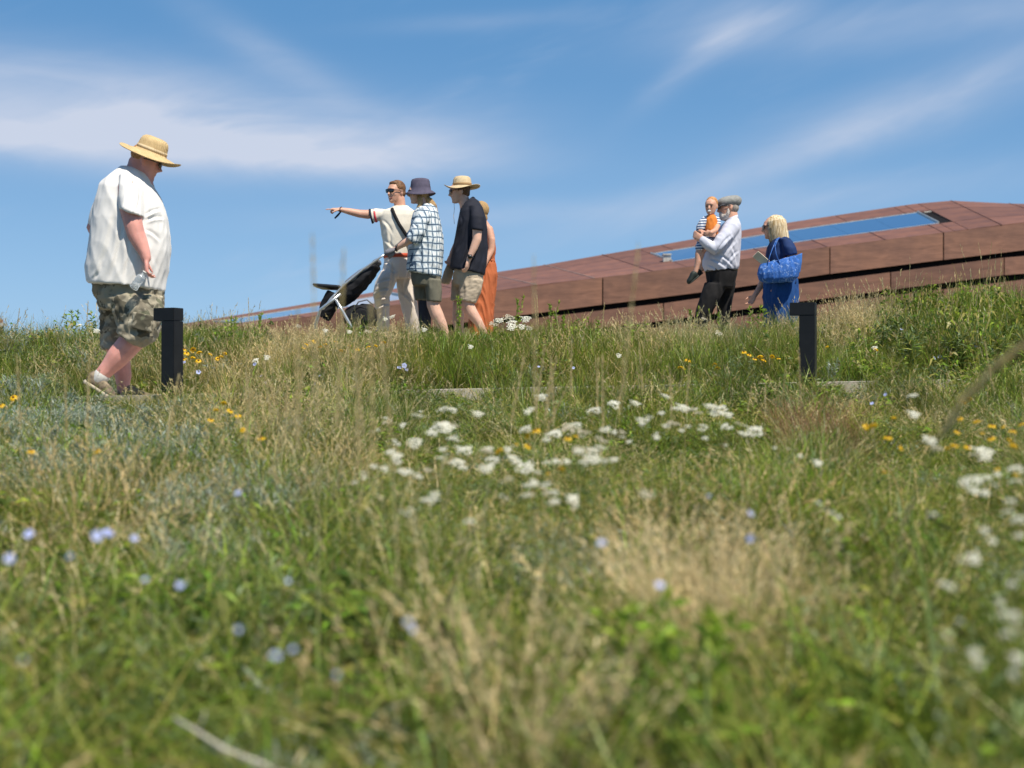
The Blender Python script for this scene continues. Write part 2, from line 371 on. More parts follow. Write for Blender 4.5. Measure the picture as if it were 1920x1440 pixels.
def _plaid(t, tc, src):
    o = _sep(t, tc, 5, .05); xs = t.nodes.new('ShaderNodeMath'); xs.operation = 'ADD'; t.links.new(o.outputs[0], xs.inputs[0]); t.links.new(o.outputs[1], xs.inputs[1])
    c = _mix(t, _stripe(t, xs.outputs[0], .062, .42), src, (.42, .50, .56)); c = _mix(t, _stripe(t, o.outputs[2], .062, .42, .1), c, (.46, .54, .60))
    c = _mix(t, _stripe(t, xs.outputs[0], .062, .16), c, (.05, .085, .14)); c = _mix(t, _stripe(t, o.outputs[2], .062, .16, .1), c, (.05, .085, .14))
    return c
M['plaid'] = patterned('blue_white_plaid', (.72, .74, .74), _plaid)
def _hstripe(t, tc, src):
    o = _sep(t, tc, 4, .01); return _mix(t, _stripe(t, o.outputs[2], .028, .5), src, (.06, .11, .22))
M['stripe'] = patterned('blue_white_stripe', (.66, .68, .72), _hstripe)
def _camo(t, tc, src):
    c = src
    for i, (sc, lo, col) in enumerate(((7, .52, (.22, .19, .14)), (9, .57, (.10, .09, .065)), (11, .60, (.42, .38, .29)), (15, .63, (.15, .15, .10)))):
        n = t.nodes.new('ShaderNodeTexNoise'); n.noise_dimensions = '4D'; n.inputs['W'].default_value = i * 5.3; n.inputs['Scale'].default_value = sc; n.inputs['Detail'].default_value = 3; n.inputs['Distortion'].default_value = .6
        t.links.new(tc.outputs['Object'], n.inputs['Vector'])
        r = t.nodes.new('ShaderNodeMapRange'); r.inputs[1].default_value = lo; r.inputs[2].default_value = lo + .02; t.links.new(n.outputs['Fac'], r.inputs[0]); c = _mix(t, r.outputs[0], c, col)
    return c
M['camo'] = patterned('camouflage_cotton', (.31, .275, .205), _camo)
def _tote(t, tc, src):
    n = t.nodes.new('ShaderNodeTexNoise'); n.inputs['Scale'].default_value = 28; n.inputs['Detail'].default_value = 4; n.inputs['Distortion'].default_value = 2; t.links.new(tc.outputs['Object'], n.inputs['Vector'])
    r = t.nodes.new('ShaderNodeMapRange'); r.inputs[1].default_value = .55; r.inputs[2].default_value = .70; t.links.new(n.outputs['Fac'], r.inputs[0]); return _mix(t, r.outputs[0], src, (.30, .42, .68))
M['tote'] = patterned('blue_pattern_fabric', (.04, .13, .42), _tote)
def _blond(t, tc, src):
    mp = t.nodes.new('ShaderNodeMapping'); mp.inputs['Scale'].default_value = (60, 60, 5); t.links.new(tc.outputs['Object'], mp.inputs[0])
    n = t.nodes.new('ShaderNodeTexNoise'); n.inputs['Scale'].default_value = 1.4; n.inputs['Detail'].default_value = 4; t.links.new(mp.outputs[0], n.inputs['Vector'])
    r = t.nodes.new('ShaderNodeMapRange'); r.inputs[1].default_value = .35; r.inputs[2].default_value = .65; t.links.new(n.outputs['Fac'], r.inputs[0]); return _mix(t, r.outputs[0], (.40, .27, .12), src)
M['blond'] = patterned('blond_hair', (.80, .71, .54), _blond)
M['blond_dark'] = patterned('dark_blond_hair', (.34, .21, .11), _blond)
mb = bpy.data.materials.new('clear_plastic'); mb.use_nodes = True; b = mb.node_tree.nodes['Principled BSDF']
b.inputs['Base Color'].default_value = (.9, .94, .97, 1); b.inputs['Transmission Weight'].default_value = .75; b.inputs['Roughness'].default_value = .08; b.inputs['IOR'].default_value = 1.25
M['clear'] = mb

# ---------------------------------------------------------------- terrain
KY = [-60, -5, 0, 1.5, 3, 5, 7, 8.5, 9.25, 9.45, 11.0, 11.4, 12.4, 13.2, 13.5, 15.7, 17, 20, 24, 30, 60, 200, 1500]
KZ = [-3, -1.05, -.97, -.90, -.80, -.64, -.46, -.30, -.17, -.08, -.08, -.03, .13, .21, .20, .20, .20, .10, -.2, -.7, -2, -5, -30]
def tilt(x): return .019 * max(-8, min(8, x)) - .006
def ground_z(x, y):
    z = float(np.interp(y, KY, KZ)); k = max(0, min(1, (y - 11) / 2))
    z += tilt(x)
    if 11.2 < y < 13.4: z += min(1, (y - 11.2) / 1.1, (13.4 - y) / .15) * (.07 * max(0, min(1, (x - 2.2) / 1.2)) + .12 * max(0, min(1, (-1.3 - x) / 1.6)) + .045)
    if y < 9.2 or 11.3 < y < 13.3 or y > 16: z += .035 * noise.noise((x * .8, y * .8, 3.1))
    return CZ + z
xs = np.unique(np.concatenate([np.linspace(-9, 9, 73), np.linspace(-60, 60, 25), [-2000, -800, -300, -120, 120, 300, 800, 2000]]))
ys = np.unique(np.concatenate([np.linspace(-2, 20, 111), [-60, -30, -10, -5, 24, 28, 34, 45, 60, 90, 140, 200, 400, 800, 1500, 2500]]))
V = [(x, y, ground_z(x, y)) for y in ys for x in xs]; nx = len(xs)
Fc = [[j * nx + i, j * nx + i + 1, (j + 1) * nx + i + 1, (j + 1) * nx + i] for j in range(len(ys) - 1) for i in range(nx - 1)]
tag(mesh('ground', V, Fc, M['soil'], smooth=True), kind='structure')
def slab_path(name, y0, y1, dz, th):
    g = Geo(); x = -9.0; n = 0
    while x < 9.0:
        x2 = x + 1.5; a = [Vector((x + .004, y0, 0)), Vector((x2 - .004, y0, 0)), Vector((x2 - .004, y1, 0)), Vector((x + .004, y1, 0))]
        top = [Vector((p.x, p.y, CZ + tilt(p.x) + dz)) for p in a]; bot = [p - Vector((0, 0, th)) for p in top]; g.hexa(bot, top); x = x2
    return tag(g.obj(name, M['concrete']), kind='structure')
slab_path('lower_path', 9.45, 11.0, -.022, .16)
slab_path('upper_path', 13.5, 15.7, .225, .14)

# ---------------------------------------------------------------- building of weathering steel
FK = [(150, 652), (480, 607), (700, 577), (926, 546.5), (1013, 533), (1132, 520), (1315, 498), (1489, 471), (1560, 462), (1763, 437), (1920, 416), (2060, 404), (2500, 396)]
RK = [(0, 662), (200, 629), (400, 598), (597, 566), (692, 549), (930, 510), (1013, 498), (1109, 481), (1304, 448), (1390, 431), (1510, 412), (1700, 384), (1760, 376.5), (1792, 376), (1920, 383), (2400, 388)]
fy = lambda p: float(np.interp(p, *zip(*FK))); ry = lambda p: float(np.interp(p, *zip(*RK)))
YF, YR, SK = 30.0, 37.0, 95
P0, P1 = 200, 2420
def roofpt(p, t, up=0):      # p: station along the eave, t: 0 eave .. 1 ridge
    a = at(p, fy(p), YF); b = at(p - SK, ry(p - SK), YR); v = a.lerp(b, t); v.z += up; return v
bld = empty('museum_building', at(1300, 720, 34), 'long low building clad in rust brown steel panels with a sloping roof', 'building')
g = Geo(); st = list(range(P0, P1 + 1, 74)); R = []
for p in st:
    a = roofpt(p, 0, -.05) + Vector((0, .12, 0)); b = roofpt(p, 1, -.06); back = b + Vector((0, 14, -2.5)); bz = CZ - 3.5
    R.append([tuple(Vector((a.x, a.y, bz))), tuple(a), tuple(b), tuple(back), tuple(Vector((back.x, back.y, bz)))])
g.rings(R, True); g.obj('core_wall', M['dark'], bld)
def wall_panel(p0, p1, o0, o1, m):
    a = [at(p0, fy(p0) + o1, YF), at(p1, fy(p1) + o1, YF), at(p1, fy(p1) + o0, YF), at(p0, fy(p0) + o0, YF)]
    gp = .012; a = [a[0] + Vector((gp, 0, 0)), a[1] - Vector((gp, 0, 0)), a[2] - Vector((gp, 0, 0)), a[3] + Vector((gp, 0, 0))]
    j = Vector((0, random.uniform(-.006, .006), 0)); b = [q + Vector((0, .06, 0)) for q in a]; g = Geo(); g.hexa([q + j for q in a], b)
    return g.obj('wall_panel', m, bld, origin=(a[0] + a[2]) / 2)
for (o0, o1, ph) in ((0, 51, 1130), (62, 95, 1244), (106, 141, 1130), (152, 187, 1244), (197, 234, 1130)):
    p = ph - 213 * 5
    while p < P1:
        q = p + 213
        if q > P0: wall_panel(max(p, P0), min(q, P1), o0, o1, M['corten'])
        p = q
sk = [(1290, 1790, .26, .70), (470, 805, .25, .72)]
rows = [0, .26, .70, 1.0]
stations = [p for p in range(1115 - 109 * 9, P1, 109)] + [1290, 1790, 1815, 470, 805]
stations = sorted(set(s for s in stations if P0 <= s <= P1 and not any(abs(s - e) < 20 and s != e for e in (1290, 1790, 1815, 470, 805))))
for r in range(3):
    for a, b_ in zip(stations[:-1], stations[1:]):
        mid = (a + b_) / 2
        if r == 1 and (1290 < mid < 1815 or 470 < mid < 805): continue
        e = .7; t0, t1 = rows[r] + .004, rows[r + 1] - .004
        q = [roofpt(a + e, t0), roofpt(b_ - e, t0), roofpt(b_ - e, t1), roofpt(a + e, t1)]
        lo = [v - Vector((0, 0, .045)) for v in q]; gg = Geo(); gg.hexa(lo, q); gg.obj('roof_panel', M['corten_roof'], bld, origin=(q[0] + q[2]) / 2)
# light standing seams on the roof where the photograph shows them
for p in stations:
    if p in (1290, 1790, 1815, 470, 805): continue
    gg = Geo(); tt = [0, .26] if (1290 < p < 1815 or 470 < p < 805) else [0, .33, .66, 1]
    gg.tube([roofpt(p, t, .004) for t in tt], .012, 6); gg.obj('roof_seam', M['corten_roof'] if p > 1200 or p < 900 else M['seam'], bld, origin=roofpt(p, 0))
for (a, b_, t0, t1) in ((1290, 1790, .27, .69), (470, 805, .26, .70)):
    n = 6
    sky_l = empty('skylight', roofpt((a + b_) / 2, .5), None, None); sky_l.parent = bld; sky_l.location = roofpt((a + b_) / 2, .5) - org(bld); ORG[sky_l.name] = roofpt((a + b_) / 2, .5)
    for k in range(n):
        pa, pb = a + (b_ - a) * k / n + (.4 if k else 0), a + (b_ - a) * (k + 1) / n
        q = [roofpt(pa, t0), roofpt(pb, t0), roofpt(pb, t1), roofpt(pa, t1)]; gg = Geo()
        gg.hexa([v - Vector((0, 0, .03)) for v in q], [v - Vector((0, 0, .004)) for v in q]); gg.obj('pane', M['glass'], sky_l)
    gg = Geo()
    for p in (a, b_): gg.tube([roofpt(p, t0, .01), roofpt(p, t1, .01)], .03, 6, flat=.5)
    gg.tube([roofpt(a + (b_ - a) * k / 8, t0, .0) for k in range(9)], .006, 6); gg.tube([roofpt(a + (b_ - a) * k / 8, t1, .0) for k in range(9)], .006, 6)
    gg.obj('frame', M['alu'], sky_l)
# dark open recess with its louvres at the upper end of the long skylight
gg = Geo(); q = [roofpt(1797, .25), roofpt(1815, .25), roofpt(1812, .72), roofpt(1792, .72)]
gg.hexa([v - Vector((0, 0, .2)) for v in q], [v - Vector((0, 0, .03)) for v in q]); gg.obj('roof_recess', M['dark'], bld)
for t in (.66,):
    gg = Geo(); gg.tube([roofpt(1800, t, -.01), roofpt(1813, t, -.01)], .02, 5); gg.obj('louvre', M['alu'], bld, origin=roofpt(1806, t))
gg = Geo(); c = at(1250, 486, 32.2); gg.box(c, (.085, .12, .085)); gg.box(c + Vector((0, -.01, .10)), (.095, .14, .015)); gg.obj('roof_light', M['alu'], bld, origin=c)
# a second, far lower piece of the complex peeping over the meadow at the left edge
far = empty('steel_wall', at(-40, 720, 36), 'small rusty steel wall end showing above the grass at far left', 'wall')
g = Geo(); a = [at(-160, 640, 36), at(8, 640, 36), at(6, 599, 36), at(-160, 560, 36)]; g.hexa(a, [v + Vector((v.x * 3 / 36, 3, 0)) for v in a]); g.obj('panel', M['corten'], far)
g = Geo(); a = [at(-160, 604, 35.9), at(12, 612, 35.9), at(12, 606, 35.9), at(-160, 592, 35.9)]; g.hexa(a, [v + Vector((0, .08, 0)) for v in a]); g.obj('capping', M['alu'], far)

# ---------------------------------------------------------------- path lights
def bollard(px, topy, Y, label, rz):
    top = at(px, topy, Y); gz = ground_z(top.x, Y) - .1; root = empty('path_light', (top.x, Y, gz), label, 'path light', 'black path lights beside the lower path', rz)
    Mz = Matrix.Rotation(rz, 3, 'Z'); h = top.z - gz; o = Vector((top.x, Y, gz))
    def bevbox(c, hh, nm, m):
        bm = __import__('bmesh').new(); import bmesh
        bmesh.ops.create_cube(bm, size=2)
        for v in bm.verts: v.co = Vector((v.co.x * hh[0], v.co.y * hh[1], v.co.z * hh[2])) + Vector(c)
        bmesh.ops.bevel(bm, geom=bm.edges[:], offset=.0025, segments=2, affect='EDGES'); me = bpy.data.meshes.new(nm); bm.to_mesh(me); bm.free(); me.materials.append(m)
        ob = bpy.data.objects.new(nm, me); C.objects.link(ob); ob.parent = root; return ob
    bevbox((0, 0, (h - .088) / 2), (.051, .051, (h - .088) / 2), 'post', M['black_metal'])
    bevbox((-.031, 0, h - .044), (.082, .053, .042), 'lamp_head', M['black_metal'])
    bevbox((-.078, 0, h - .0885), (.028, .040, .0025), 'lamp_lens', M['alu'])
    return root
bollard(323, 577, 9.36, 'black angled path light post beside the man in camouflage shorts', math.radians(-24))
bollard(1515, 567, 9.36, 'black path light post below the woman with the blue tote bag', math.radians(-20))

# ---------------------------------------------------------------- people
class Person:
    def __init__(s, Y, footpx, footpy, label, name='person', cat='person', group=None):
        s.Y = Y; s.k = Y / F; s.root = empty(name, at(footpx, footpy, Y), label, cat, group)
    def p(s, px, py, dy=0): return at(px, py, s.Y + dy)
    def silh(s, g, rows, n=26, e=2.25, sx=0):
        """rows: (xl, yl, xr, yr, half depth in m[, depth offset]) : two outline points in photo pixels + thickness"""
        secs = []
        for r in rows:
            dy = r[5] if len(r) > 5 else 0
            a, b = s.p(r[0], r[1], dy), s.p(r[2], r[3], dy); secs.append(((a + b) / 2, (b - a) / 2, Vector((0, r[4], 0))))
        g.loft(secs, n, e)
    def chain(s, g, pts, n=12):
        """pts: (px, py, dy, radius px)"""
        g.limb([s.p(q[0], q[1], q[2]) for q in pts], [q[3] * s.k for q in pts], n)
    def add(s, name, g, m, voxel=.009, sm=4, folds=None, creases=None):
        me = fused(g, voxel, sm, folds); me.materials.clear()
        if creases:
            n = len(me.vertices); co = np.empty(n * 3); me.vertices.foreach_get('co', co); co = co.reshape(-1, 3); no = np.empty(n * 3); me.vertex_normals.foreach_get('vector', no); no = no.reshape(-1, 3)
            q = np.stack([960 + co[:, 0] / co[:, 1] * F, 720 - (co[:, 2] - CZ) / co[:, 1] * F], 1); d = np.zeros(n); front = np.clip(-no[:, 1] * 1.6, 0, 1)
            for x0, y0, x1, y1, am, w in creases:
                a = np.array([x0, y0]); e = np.array([x1 - x0, y1 - y0], float); L_ = np.hypot(*e); e /= L_; r = q - a; t = r @ e / L_; sd = r @ np.array([-e[1], e[0]]) + 1.2 * w * np.sin(t * 3.0)
                tp = np.clip(np.minimum(t, 1 - t) * 3.5 + .15, 0, 1) * (t > -.05) * (t < 1.05)
                d += am * front * tp * (-np.exp(-(sd / w) ** 2) + .75 * np.exp(-((sd - 1.7 * w) / (1.1 * w)) ** 2))
            co += no * d[:, None]; me.vertices.foreach_set('co', co.ravel()); me.update()
        me.materials.append(m)
        o = Vector(org(s.root)); me.transform(Matrix.Translation(-o)); ob = link(name, me, s.root); return ob
    def raw(s, name, g, m, smooth=True): return g.obj(name, m, s.root, smooth)

def head_geo(g, c, Mh, k=1.0, nose=1.0, jaw=1.0, ears=True):
    L = lambda x, y, z: Vector(c) + Mh @ Vector((x * k, y * k, z * k)); X, Y_, Z = Mh.col[0] * k, Mh.col[1] * k, Mh.col[2] * k
    g.ball(L(-.012, 0, .035), (.098 * k, .077 * k, .088 * k), Mh)
    secs = []
    for z, cx, a, b in ((.075, .012, .070, .058), (.05, .018, .075, .066), (.02, .020, .073, .068), (-.01, .022, .069, .067), (-.04, .026, .063, .062), (-.07, .034, .053, .053), (-.092, .042, .042, .042), (-.108, .050, .027, .029), (-.115, .054, .012, .015)):
        secs.append((L(cx, 0, z), X * a, Y_ * b * jaw))
    g.loft(secs, 22, 2.1)
    g.tube([L(.086, 0, .022), L(.098, 0, .0), L(.112 + .006 * nose, 0, -.024), L(.096, 0, -.034)], [.007 * k, .010 * k, .0125 * k, .009 * k], 8)
    for sgn in (-1, 1): g.ball(L(.100, sgn * .012, -.029), .0075 * k, n=8, m=6)
    g.tube([L(.076, .050, .028), L(.091, .022, .036), L(.091, -.022, .036), L(.076, -.050, .028)], [.009 * k] * 4, 8)
    g.tube([L(.074, .026, -.056), L(.090, 0, -.055), L(.074, -.026, -.056)], [.005 * k, .0085 * k, .005 * k], 8)
    g.tube([L(.074, .022, -.068), L(.089, 0, -.068), L(.074, -.022, -.068)], [.005 * k, .0085 * k, .005 * k], 8)
    g.ball(L(.078, 0, -.096), (.018 * k, .020 * k, .016 * k), Mh, 10, 7)
    for sgn in (-1, 1):
        g.ball(L(.055, sgn * .038, -.022), (.028 * k, .022 * k, .024 * k), Mh, 10, 7)
        if ears: g.ball(L(-.008, sgn * .076, -.005), (.019 * k, .010 * k, .032 * k), Mh, 10, 8)
def hand_geo(g, w, f, n, k=1.0, curl=.7, side=1, point=False, spread=.0):
    f = Vector(f).normalized(); n = Vector(n); n = (n - f * n.dot(f)).normalized(); s = f.cross(n) * side; w = Vector(w)
    secs = []
    for t, a, b in ((-.02, .026, .019), (.0, .027, .018), (.02, .033, .017), (.05, .040, .016), (.078, .041, .014), (.092, .038, .011)):
        secs.append((w + f * t * k, s * a * k, n * b * k))
    g.loft(secs, 16, 2.3)
    for i, (o, L_, r) in enumerate(((.031, .068, .0088), (.0105, .077, .0090), (-.0105, .071, .0086), (-.031, .055, .0078))):
        c = .08 if (point and i == 0) else (curl * (1 + .12 * i) if not point else 1.75)
        p = w + f * .082 * k + s * o * k; d = (f + s * o * spread * 6).normalized(); P = [p - d * .015 * k, p]; ang = 0
        for j, fr in enumerate((.45, .32, .23)):
            ang += c * (.75 if j == 0 else 1) * .75; dd = (d * math.cos(ang) + n * math.sin(ang)); p = p + dd * L_ * fr * k; P.append(p)
        g.limb(P, [r * k, r * k, r * .95 * k, r * .88 * k, r * .75 * k], 8)
    p = w + f * .018 * k + s * .026 * k; d = (f * .62 + s * .66 + n * .35).normalized(); d2 = (f * .88 + s * .15 + n * .45).normalized()
    g.limb([p, p + d * .034 * k, p + d * .034 * k + d2 * .030 * k, p + d * .034 * k + d2 * .050 * k], [.0135 * k, .0115 * k, .0098 * k, .0082 * k], 8)
def sunglasses(P, c, Mh, k=1.0, m='lens'):
    g = Geo(); L = lambda x, y, z: Vector(c) + Mh @ Vector((x * k, y * k, z * k))
    for sg in (-1, 1):
        Ml = frame(Mh @ Vector((1, sg * .28, 0)), Mh.col[2]); g.ball(L(.101, sg * .031, .010), (.006 * k, .030 * k, .021 * k), Ml, 14, 8)
        g.tube([L(.092, sg * .060, .018), L(.04, sg * .078, .018), L(-.012, sg * .084, .012)], .0035 * k, 6)
    g.tube([L(.104, .012, .018), L(.108, 0, .020), L(.104, -.012, .018)], .003 * k, 6)
    g.tube([L(.096, .058, .026), L(.107, .03, .028), L(.107, -.03, .028), L(.096, -.058, .026)], .0032 * k, 6)
    return P.raw('sunglasses', g, M[m])
def straw_hat(P, c, Mh, br, cr, ch, m, droop=.02, ribbon=None, roll=0.0):
    hat = Geo(); top = [(.001, ch * .98), (cr * .42, ch), (cr * .68, ch * .955), (cr * .86, ch * .83), (cr * .95, ch * .62), (cr * .99, ch * .35), (cr * 1.03, .012), (cr * 1.10, 0)]
    out = [(cr * 1.10 + (br - cr * 1.1) * t, -droop * t ** 1.5 + roll * t ** 4) for t in (.2, .4, .6, .8, .93, 1.0)]
    under = [(r - .001, z - .004) for r, z in reversed(out)] + [(cr * 1.05, -.004), (cr * .98, .006), (cr * .93, ch * .5), (cr * .85, ch * .85), (.002, ch * .9)]
    wave = lambda t, r: (.020 * math.cos(2 * t + .4) + .007 * math.sin(3 * t + 1)) * max(0, (r - cr) / (br - cr)) ** 1.3
    hat.lathe(top + out + under, Mh, c, 48, wave); h = P.raw('hat', hat, m)
    if ribbon:
        rb = Geo(); rb.lathe([(cr * 1.045, .013), (cr * 1.02, .036), (cr * .99, .036), (cr * .99, .013)], Mh, c, 40); o = rb.obj('hat_band', ribbon, h, True)
    return h
def shoe(P, heel, toe, up, m, sole, k=1.0, name='shoe'):
    heel, toe = Vector(heel), Vector(toe); L_ = (toe - heel).length; Mf = frame(toe - heel, up); f, l, u = Mf.col; g = Geo()
    secs = [(heel + f * t * L_ + u * z * k, l * b * k, u * h * k) for t, z, b, h in ((0.0, .045, .020, .026), (.06, .048, .034, .040), (.22, .058, .037, .052), (.42, .052, .038, .046), (.62, .036, .044, .032), (.82, .028, .044, .024), (.95, .022, .032, .017), (1.0, .019, .016, .010))]
    g.loft(secs, 18, 2.3); o = P.raw(name, g, m)
    g = Geo(); secs = [(heel + f * t * L_ + u * .004, l * b * k, u * .011 * k) for t, b in ((-.02, .022), (.05, .038), (.3, .037), (.5, .040), (.7, .048), (.88, .045), (1.0, .024))]
    g.loft(secs, 18, 3.5); g.obj('sole', sole, o, True); return o

# ---- heavyset man in the straw hat
A = Person(9.95, 236, 742, 'heavyset man in wide straw hat, white t-shirt and camouflage shorts walking on lower path')
hf = (.93, .20, -.34); Mh = frame(hf, (0.35, 0, 1)); hc = A.p(273, 303); g = Geo(); head_geo(g, hc, Mh, 1.04, 1.0, 1.12)
A.silh(g, [(243, 296, 280, 318, .062), (240, 308, 283, 330, .070), (232, 322, 286, 342, .085), (215, 335, 288, 356, .15)])       # neck
A.silh(g, [(213, 330, 280, 345, .14), (194, 350, 290, 365, .21), (186, 390, 300, 400, .22), (178, 440, 306, 445, .23), (176, 490, 306, 500, .235), (186, 525, 300, 540, .19), (200, 550, 290, 562, .15)])
A.chain(g, [(241, 352, -.19, 21), (243, 385, -.245, 20), (251, 425, -.27, 17), (256, 441, -.27, 16.5), (264, 458, -.28, 14), (272, 476, -.29, 10.2), (274, 484, -.29, 9.5)])
hand_geo(g, A.p(274, 484, -.29), (.05, -.05, -1), (.85, .2, 0), 1.05, .75, -1)
A.chain(g, [(224, 345, .2, 21), (196, 388, .25, 19), (178, 428, .26, 16.5), (190, 452, .22, 15), (215, 490, .2, 12), (222, 505, .2, 9)])
hand_geo(g, A.p(222, 505, .2), (.5, 0, -1), (.8, 0, .3), 1.05, .8, 1)
A.chain(g, [(250, 565, -.10, 24), (260, 600, -.12, 24), (262, 628, -.12, 24), (245, 642, -.12, 23), (222, 668, -.12, 21.5), (203, 690, -.12, 16), (190, 704, -.12, 14)])
A.chain(g, [(222, 565, .10, 24), (216, 610, .13, 22), (217, 650, .13, 20), (226, 678, .13, 18.5), (231, 705, .13, 16), (231, 732, .13, 11), (231, 744, .13, 11)])
A.add('body', g, M['skin_red'], .0075, 5)
g = Geo()
A.silh(g, [(238, 312, 279, 327, .088), (226, 317, 284, 338, .125), (208, 330, 288, 352, .185), (192, 350, 297, 366, .235), (184, 378, 306, 388, .255), (179, 408, 313, 410, .265), (174, 438, 316, 440, .275), (169, 470, 316, 472, .28), (164, 500, 311, 508, .28), (167, 527, 305, 541, .275), (168, 531, 304, 545, .272)], 32, 2.35)
A.silh(g, [(226, 326, 262, 338, .10, -.13), (224, 346, 266, 354, .105, -.19), (224, 370, 268, 380, .10, -.235), (226, 391, 270, 408, .098, -.265)], 24)
A.silh(g, [(205, 335, 245, 350, .09, .13), (186, 368, 230, 385, .10, .2), (170, 405, 205, 425, .09, .25), (166, 418, 198, 440, .08, .26)], 24)
A.add('tshirt', g, M['white_tee'], .009, 3, [(.0045, .10, (-.35, 0, 1), 8, 1), (.0025, .07, (.6, .2, 1), 8, 2), (.008, .24, (0, 0, 1), 2.5, 9)], [(229, 398, 207, 520, .011, 4.0), (214, 400, 184, 505, .007, 4.5), (238, 430, 232, 530, .008, 3.4), (272, 404, 304, 392, .014, 2.6), (274, 413, 309, 408, .012, 2.6), (272, 430, 300, 452, .009, 3), (290, 480, 292, 540, .006, 3.5), (250, 330, 232, 386, .010, 2.6), (262, 340, 256, 396, .009, 2.6), (192, 490, 174, 524, .007, 3)])
g = Geo()
if 0: g.tube([A.p(240, 311, y_) if False else Vector(A.p(262, 318)) + Vector((math.cos(t) * .079, math.sin(t) * .092, -.030 * math.cos(t) + .0)) for t, y_ in [(2 * math.pi * i / 24, 0) for i in range(25)]], .007, 6)
g = Geo()
A.silh(g, [(176, 520, 304, 530, .23), (178, 545, 303, 555, .225), (184, 560, 303, 575, .22), (190, 578, 300, 590, .21)], 28)
A.silh(g, [(206, 556, 303, 556, .14, -.1), (213, 582, 304, 580, .145, -.12), (222, 605, 300, 610, .135, -.13), (222, 618, 290, 640, .13, -.13), (224, 624, 268, 652, .125, -.13)], 24)
A.silh(g, [(186, 556, 262, 566, .13, .1), (190, 590, 250, 600, .13, .12), (191, 625, 246, 630, .125, .13), (192, 654, 244, 656, .12, .13)], 24)
A.add('shorts', g, M['camo'], .009, 3, [(.008, .07, (1, 0, .5), 3.0, 3), (.006, .045, (.6, 0, -1), 2.4, 4)])
g = Geo(); A.silh(g, [(250, 585, 288, 592, .022, -.262), (246, 615, 284, 624, .022, -.262)], 20, 4.0); A.add('cargo_pocket', g, M['camo'], .007, 3, [(.003, .04, (1, 0, 0), 2, 3)])
straw_hat(A, A.p(283, 287), frame((.93, .12, -.36), (0.36, -.06, 1)), .220, .106, .115, M['straw'], .058, M['straw_pale'], .036)
sunglasses(A, hc, Mh, 1.04)
g = Geo(); g.ball(hc + Mh @ Vector((-.018, 0, .040)), (.102, .083, .085), Mh); A.add('hair', g, M['hair_ginger'], .009, 3)
sh = shoe(A, A.p(159, 716, -.12), A.p(212, 748, -.12), (.62, 0, 1), M['shoe'], M['shoe_sole'], 1.12)
g = Geo(); A.chain(g, [(192, 703, -.12, 15.5), (188, 708, -.12, 15)]); A.add('sock', g, M['shoe_white'], .008, 2)
shoe(A, A.p(220, 752, .13), A.p(290, 752, .13), (0, 0, 1), M['shoe'], M['shoe_sole'], 1.1)
bt = empty('water_bottle', A.p(259, 526, -.33), 'clear plastic bottle held low by the man in the straw hat', 'bottle')
g = Geo(); d = (A.p(250, 540, -.33) - A.p(270, 512, -.33)); o0 = A.p(270, 512, -.33)
g.tube([o0 + d * t for t in (0, .06, .12, .2, .32, .42, .5, .6, .7, .8, .9, 1.0, 1.05)], [.012, .012, .013, .026, .031, .028, .031, .027, .031, .028, .031, .030, .022], 18); g.obj('bottle_body', M['clear'], bt, True)
g = Geo(); g.tube([o0 - d * .10, o0 - d * .02], .0145, 14); g.obj('bottle_cap', M['shoe_white'], bt, True)

# ---- pointing man
B = Person(14.55, 745, 672, 'smiling man in cream t-shirt and trousers pointing left with arm stretched out')
Mh = frame((-.62, -.78, -.03), (0.03, 0, 1)); hc = B.p(742.5, 361); g = Geo(); head_geo(g, hc, Mh, .98, 1.0)
B.chain(g, [(748, 372, .01, 11), (750, 387, .01, 11), (749, 398, 0, 14)])
B.silh(g, [(728, 395, 770, 395, .07), (716, 404, 775, 404, .10), (720, 425, 772, 425, .11), (723, 455, 768, 455, .105), (724, 490, 768, 490, .11)])
B.chain(g, [(722, 402, 0, 9.5), (705, 400, -.03, 9.5), (688, 402, -.06, 8.6), (673, 400.5, -.08, 7.6), (655, 396.5, -.11, 6.4), (641, 393.5, -.13, 4.6), (637, 393, -.135, 4.6)])
hand_geo(g, B.p(638, 393, -.135), (-1, -.15, .03), (-.1, .1, -1), .98, 1.5, 1, True)
B.chain(g, [(772, 402, .05, 9.5), (778, 430, .10, 8.5), (776, 460, .10, 7), (770, 488, .04, 5.5), (768, 500, .02, 4.5)])
hand_geo(g, B.p(768, 500, .02), (-.05, 0, -1), (-1, 0, 0), .98, .5, -1)
B.add('body', g, M['skin'], .0075, 4)
g = Geo()
B.silh(g, [(738, 387, 765, 386, .070), (728, 392, 772, 391, .085), (714, 396, 778, 396, .105), (712, 404, 780, 404, .125), (713, 425, 779, 422, .14), (717, 450, 774, 450, .138), (720, 470, 771, 470, .135), (721, 481, 769, 481, .135)], 28, 2.4)
B.silh(g, [(724, 393, 724, 414, .07), (710, 391.5, 712, 413, .072, -.02), (700, 391, 704, 416, .07, -.035), (692.5, 392, 698, 419, .068, -.045)], 20)
B.silh(g, [(766, 393, 784, 400, .075, .04), (768, 420, 789, 420, .075, .08), (767, 437, 788, 437, .07, .09)], 18)
B.add('tshirt', g, M['cream_tee'], .008, 3, [(.003, .08, (.5, 0, 1), 3.0, 1)], [(718, 412, 736, 440, .008, 2.4), (722, 450, 745, 478, .008, 2.4), (728, 425, 730, 470, .007, 2.4), (750, 455, 740, 480, .007, 2.2)])
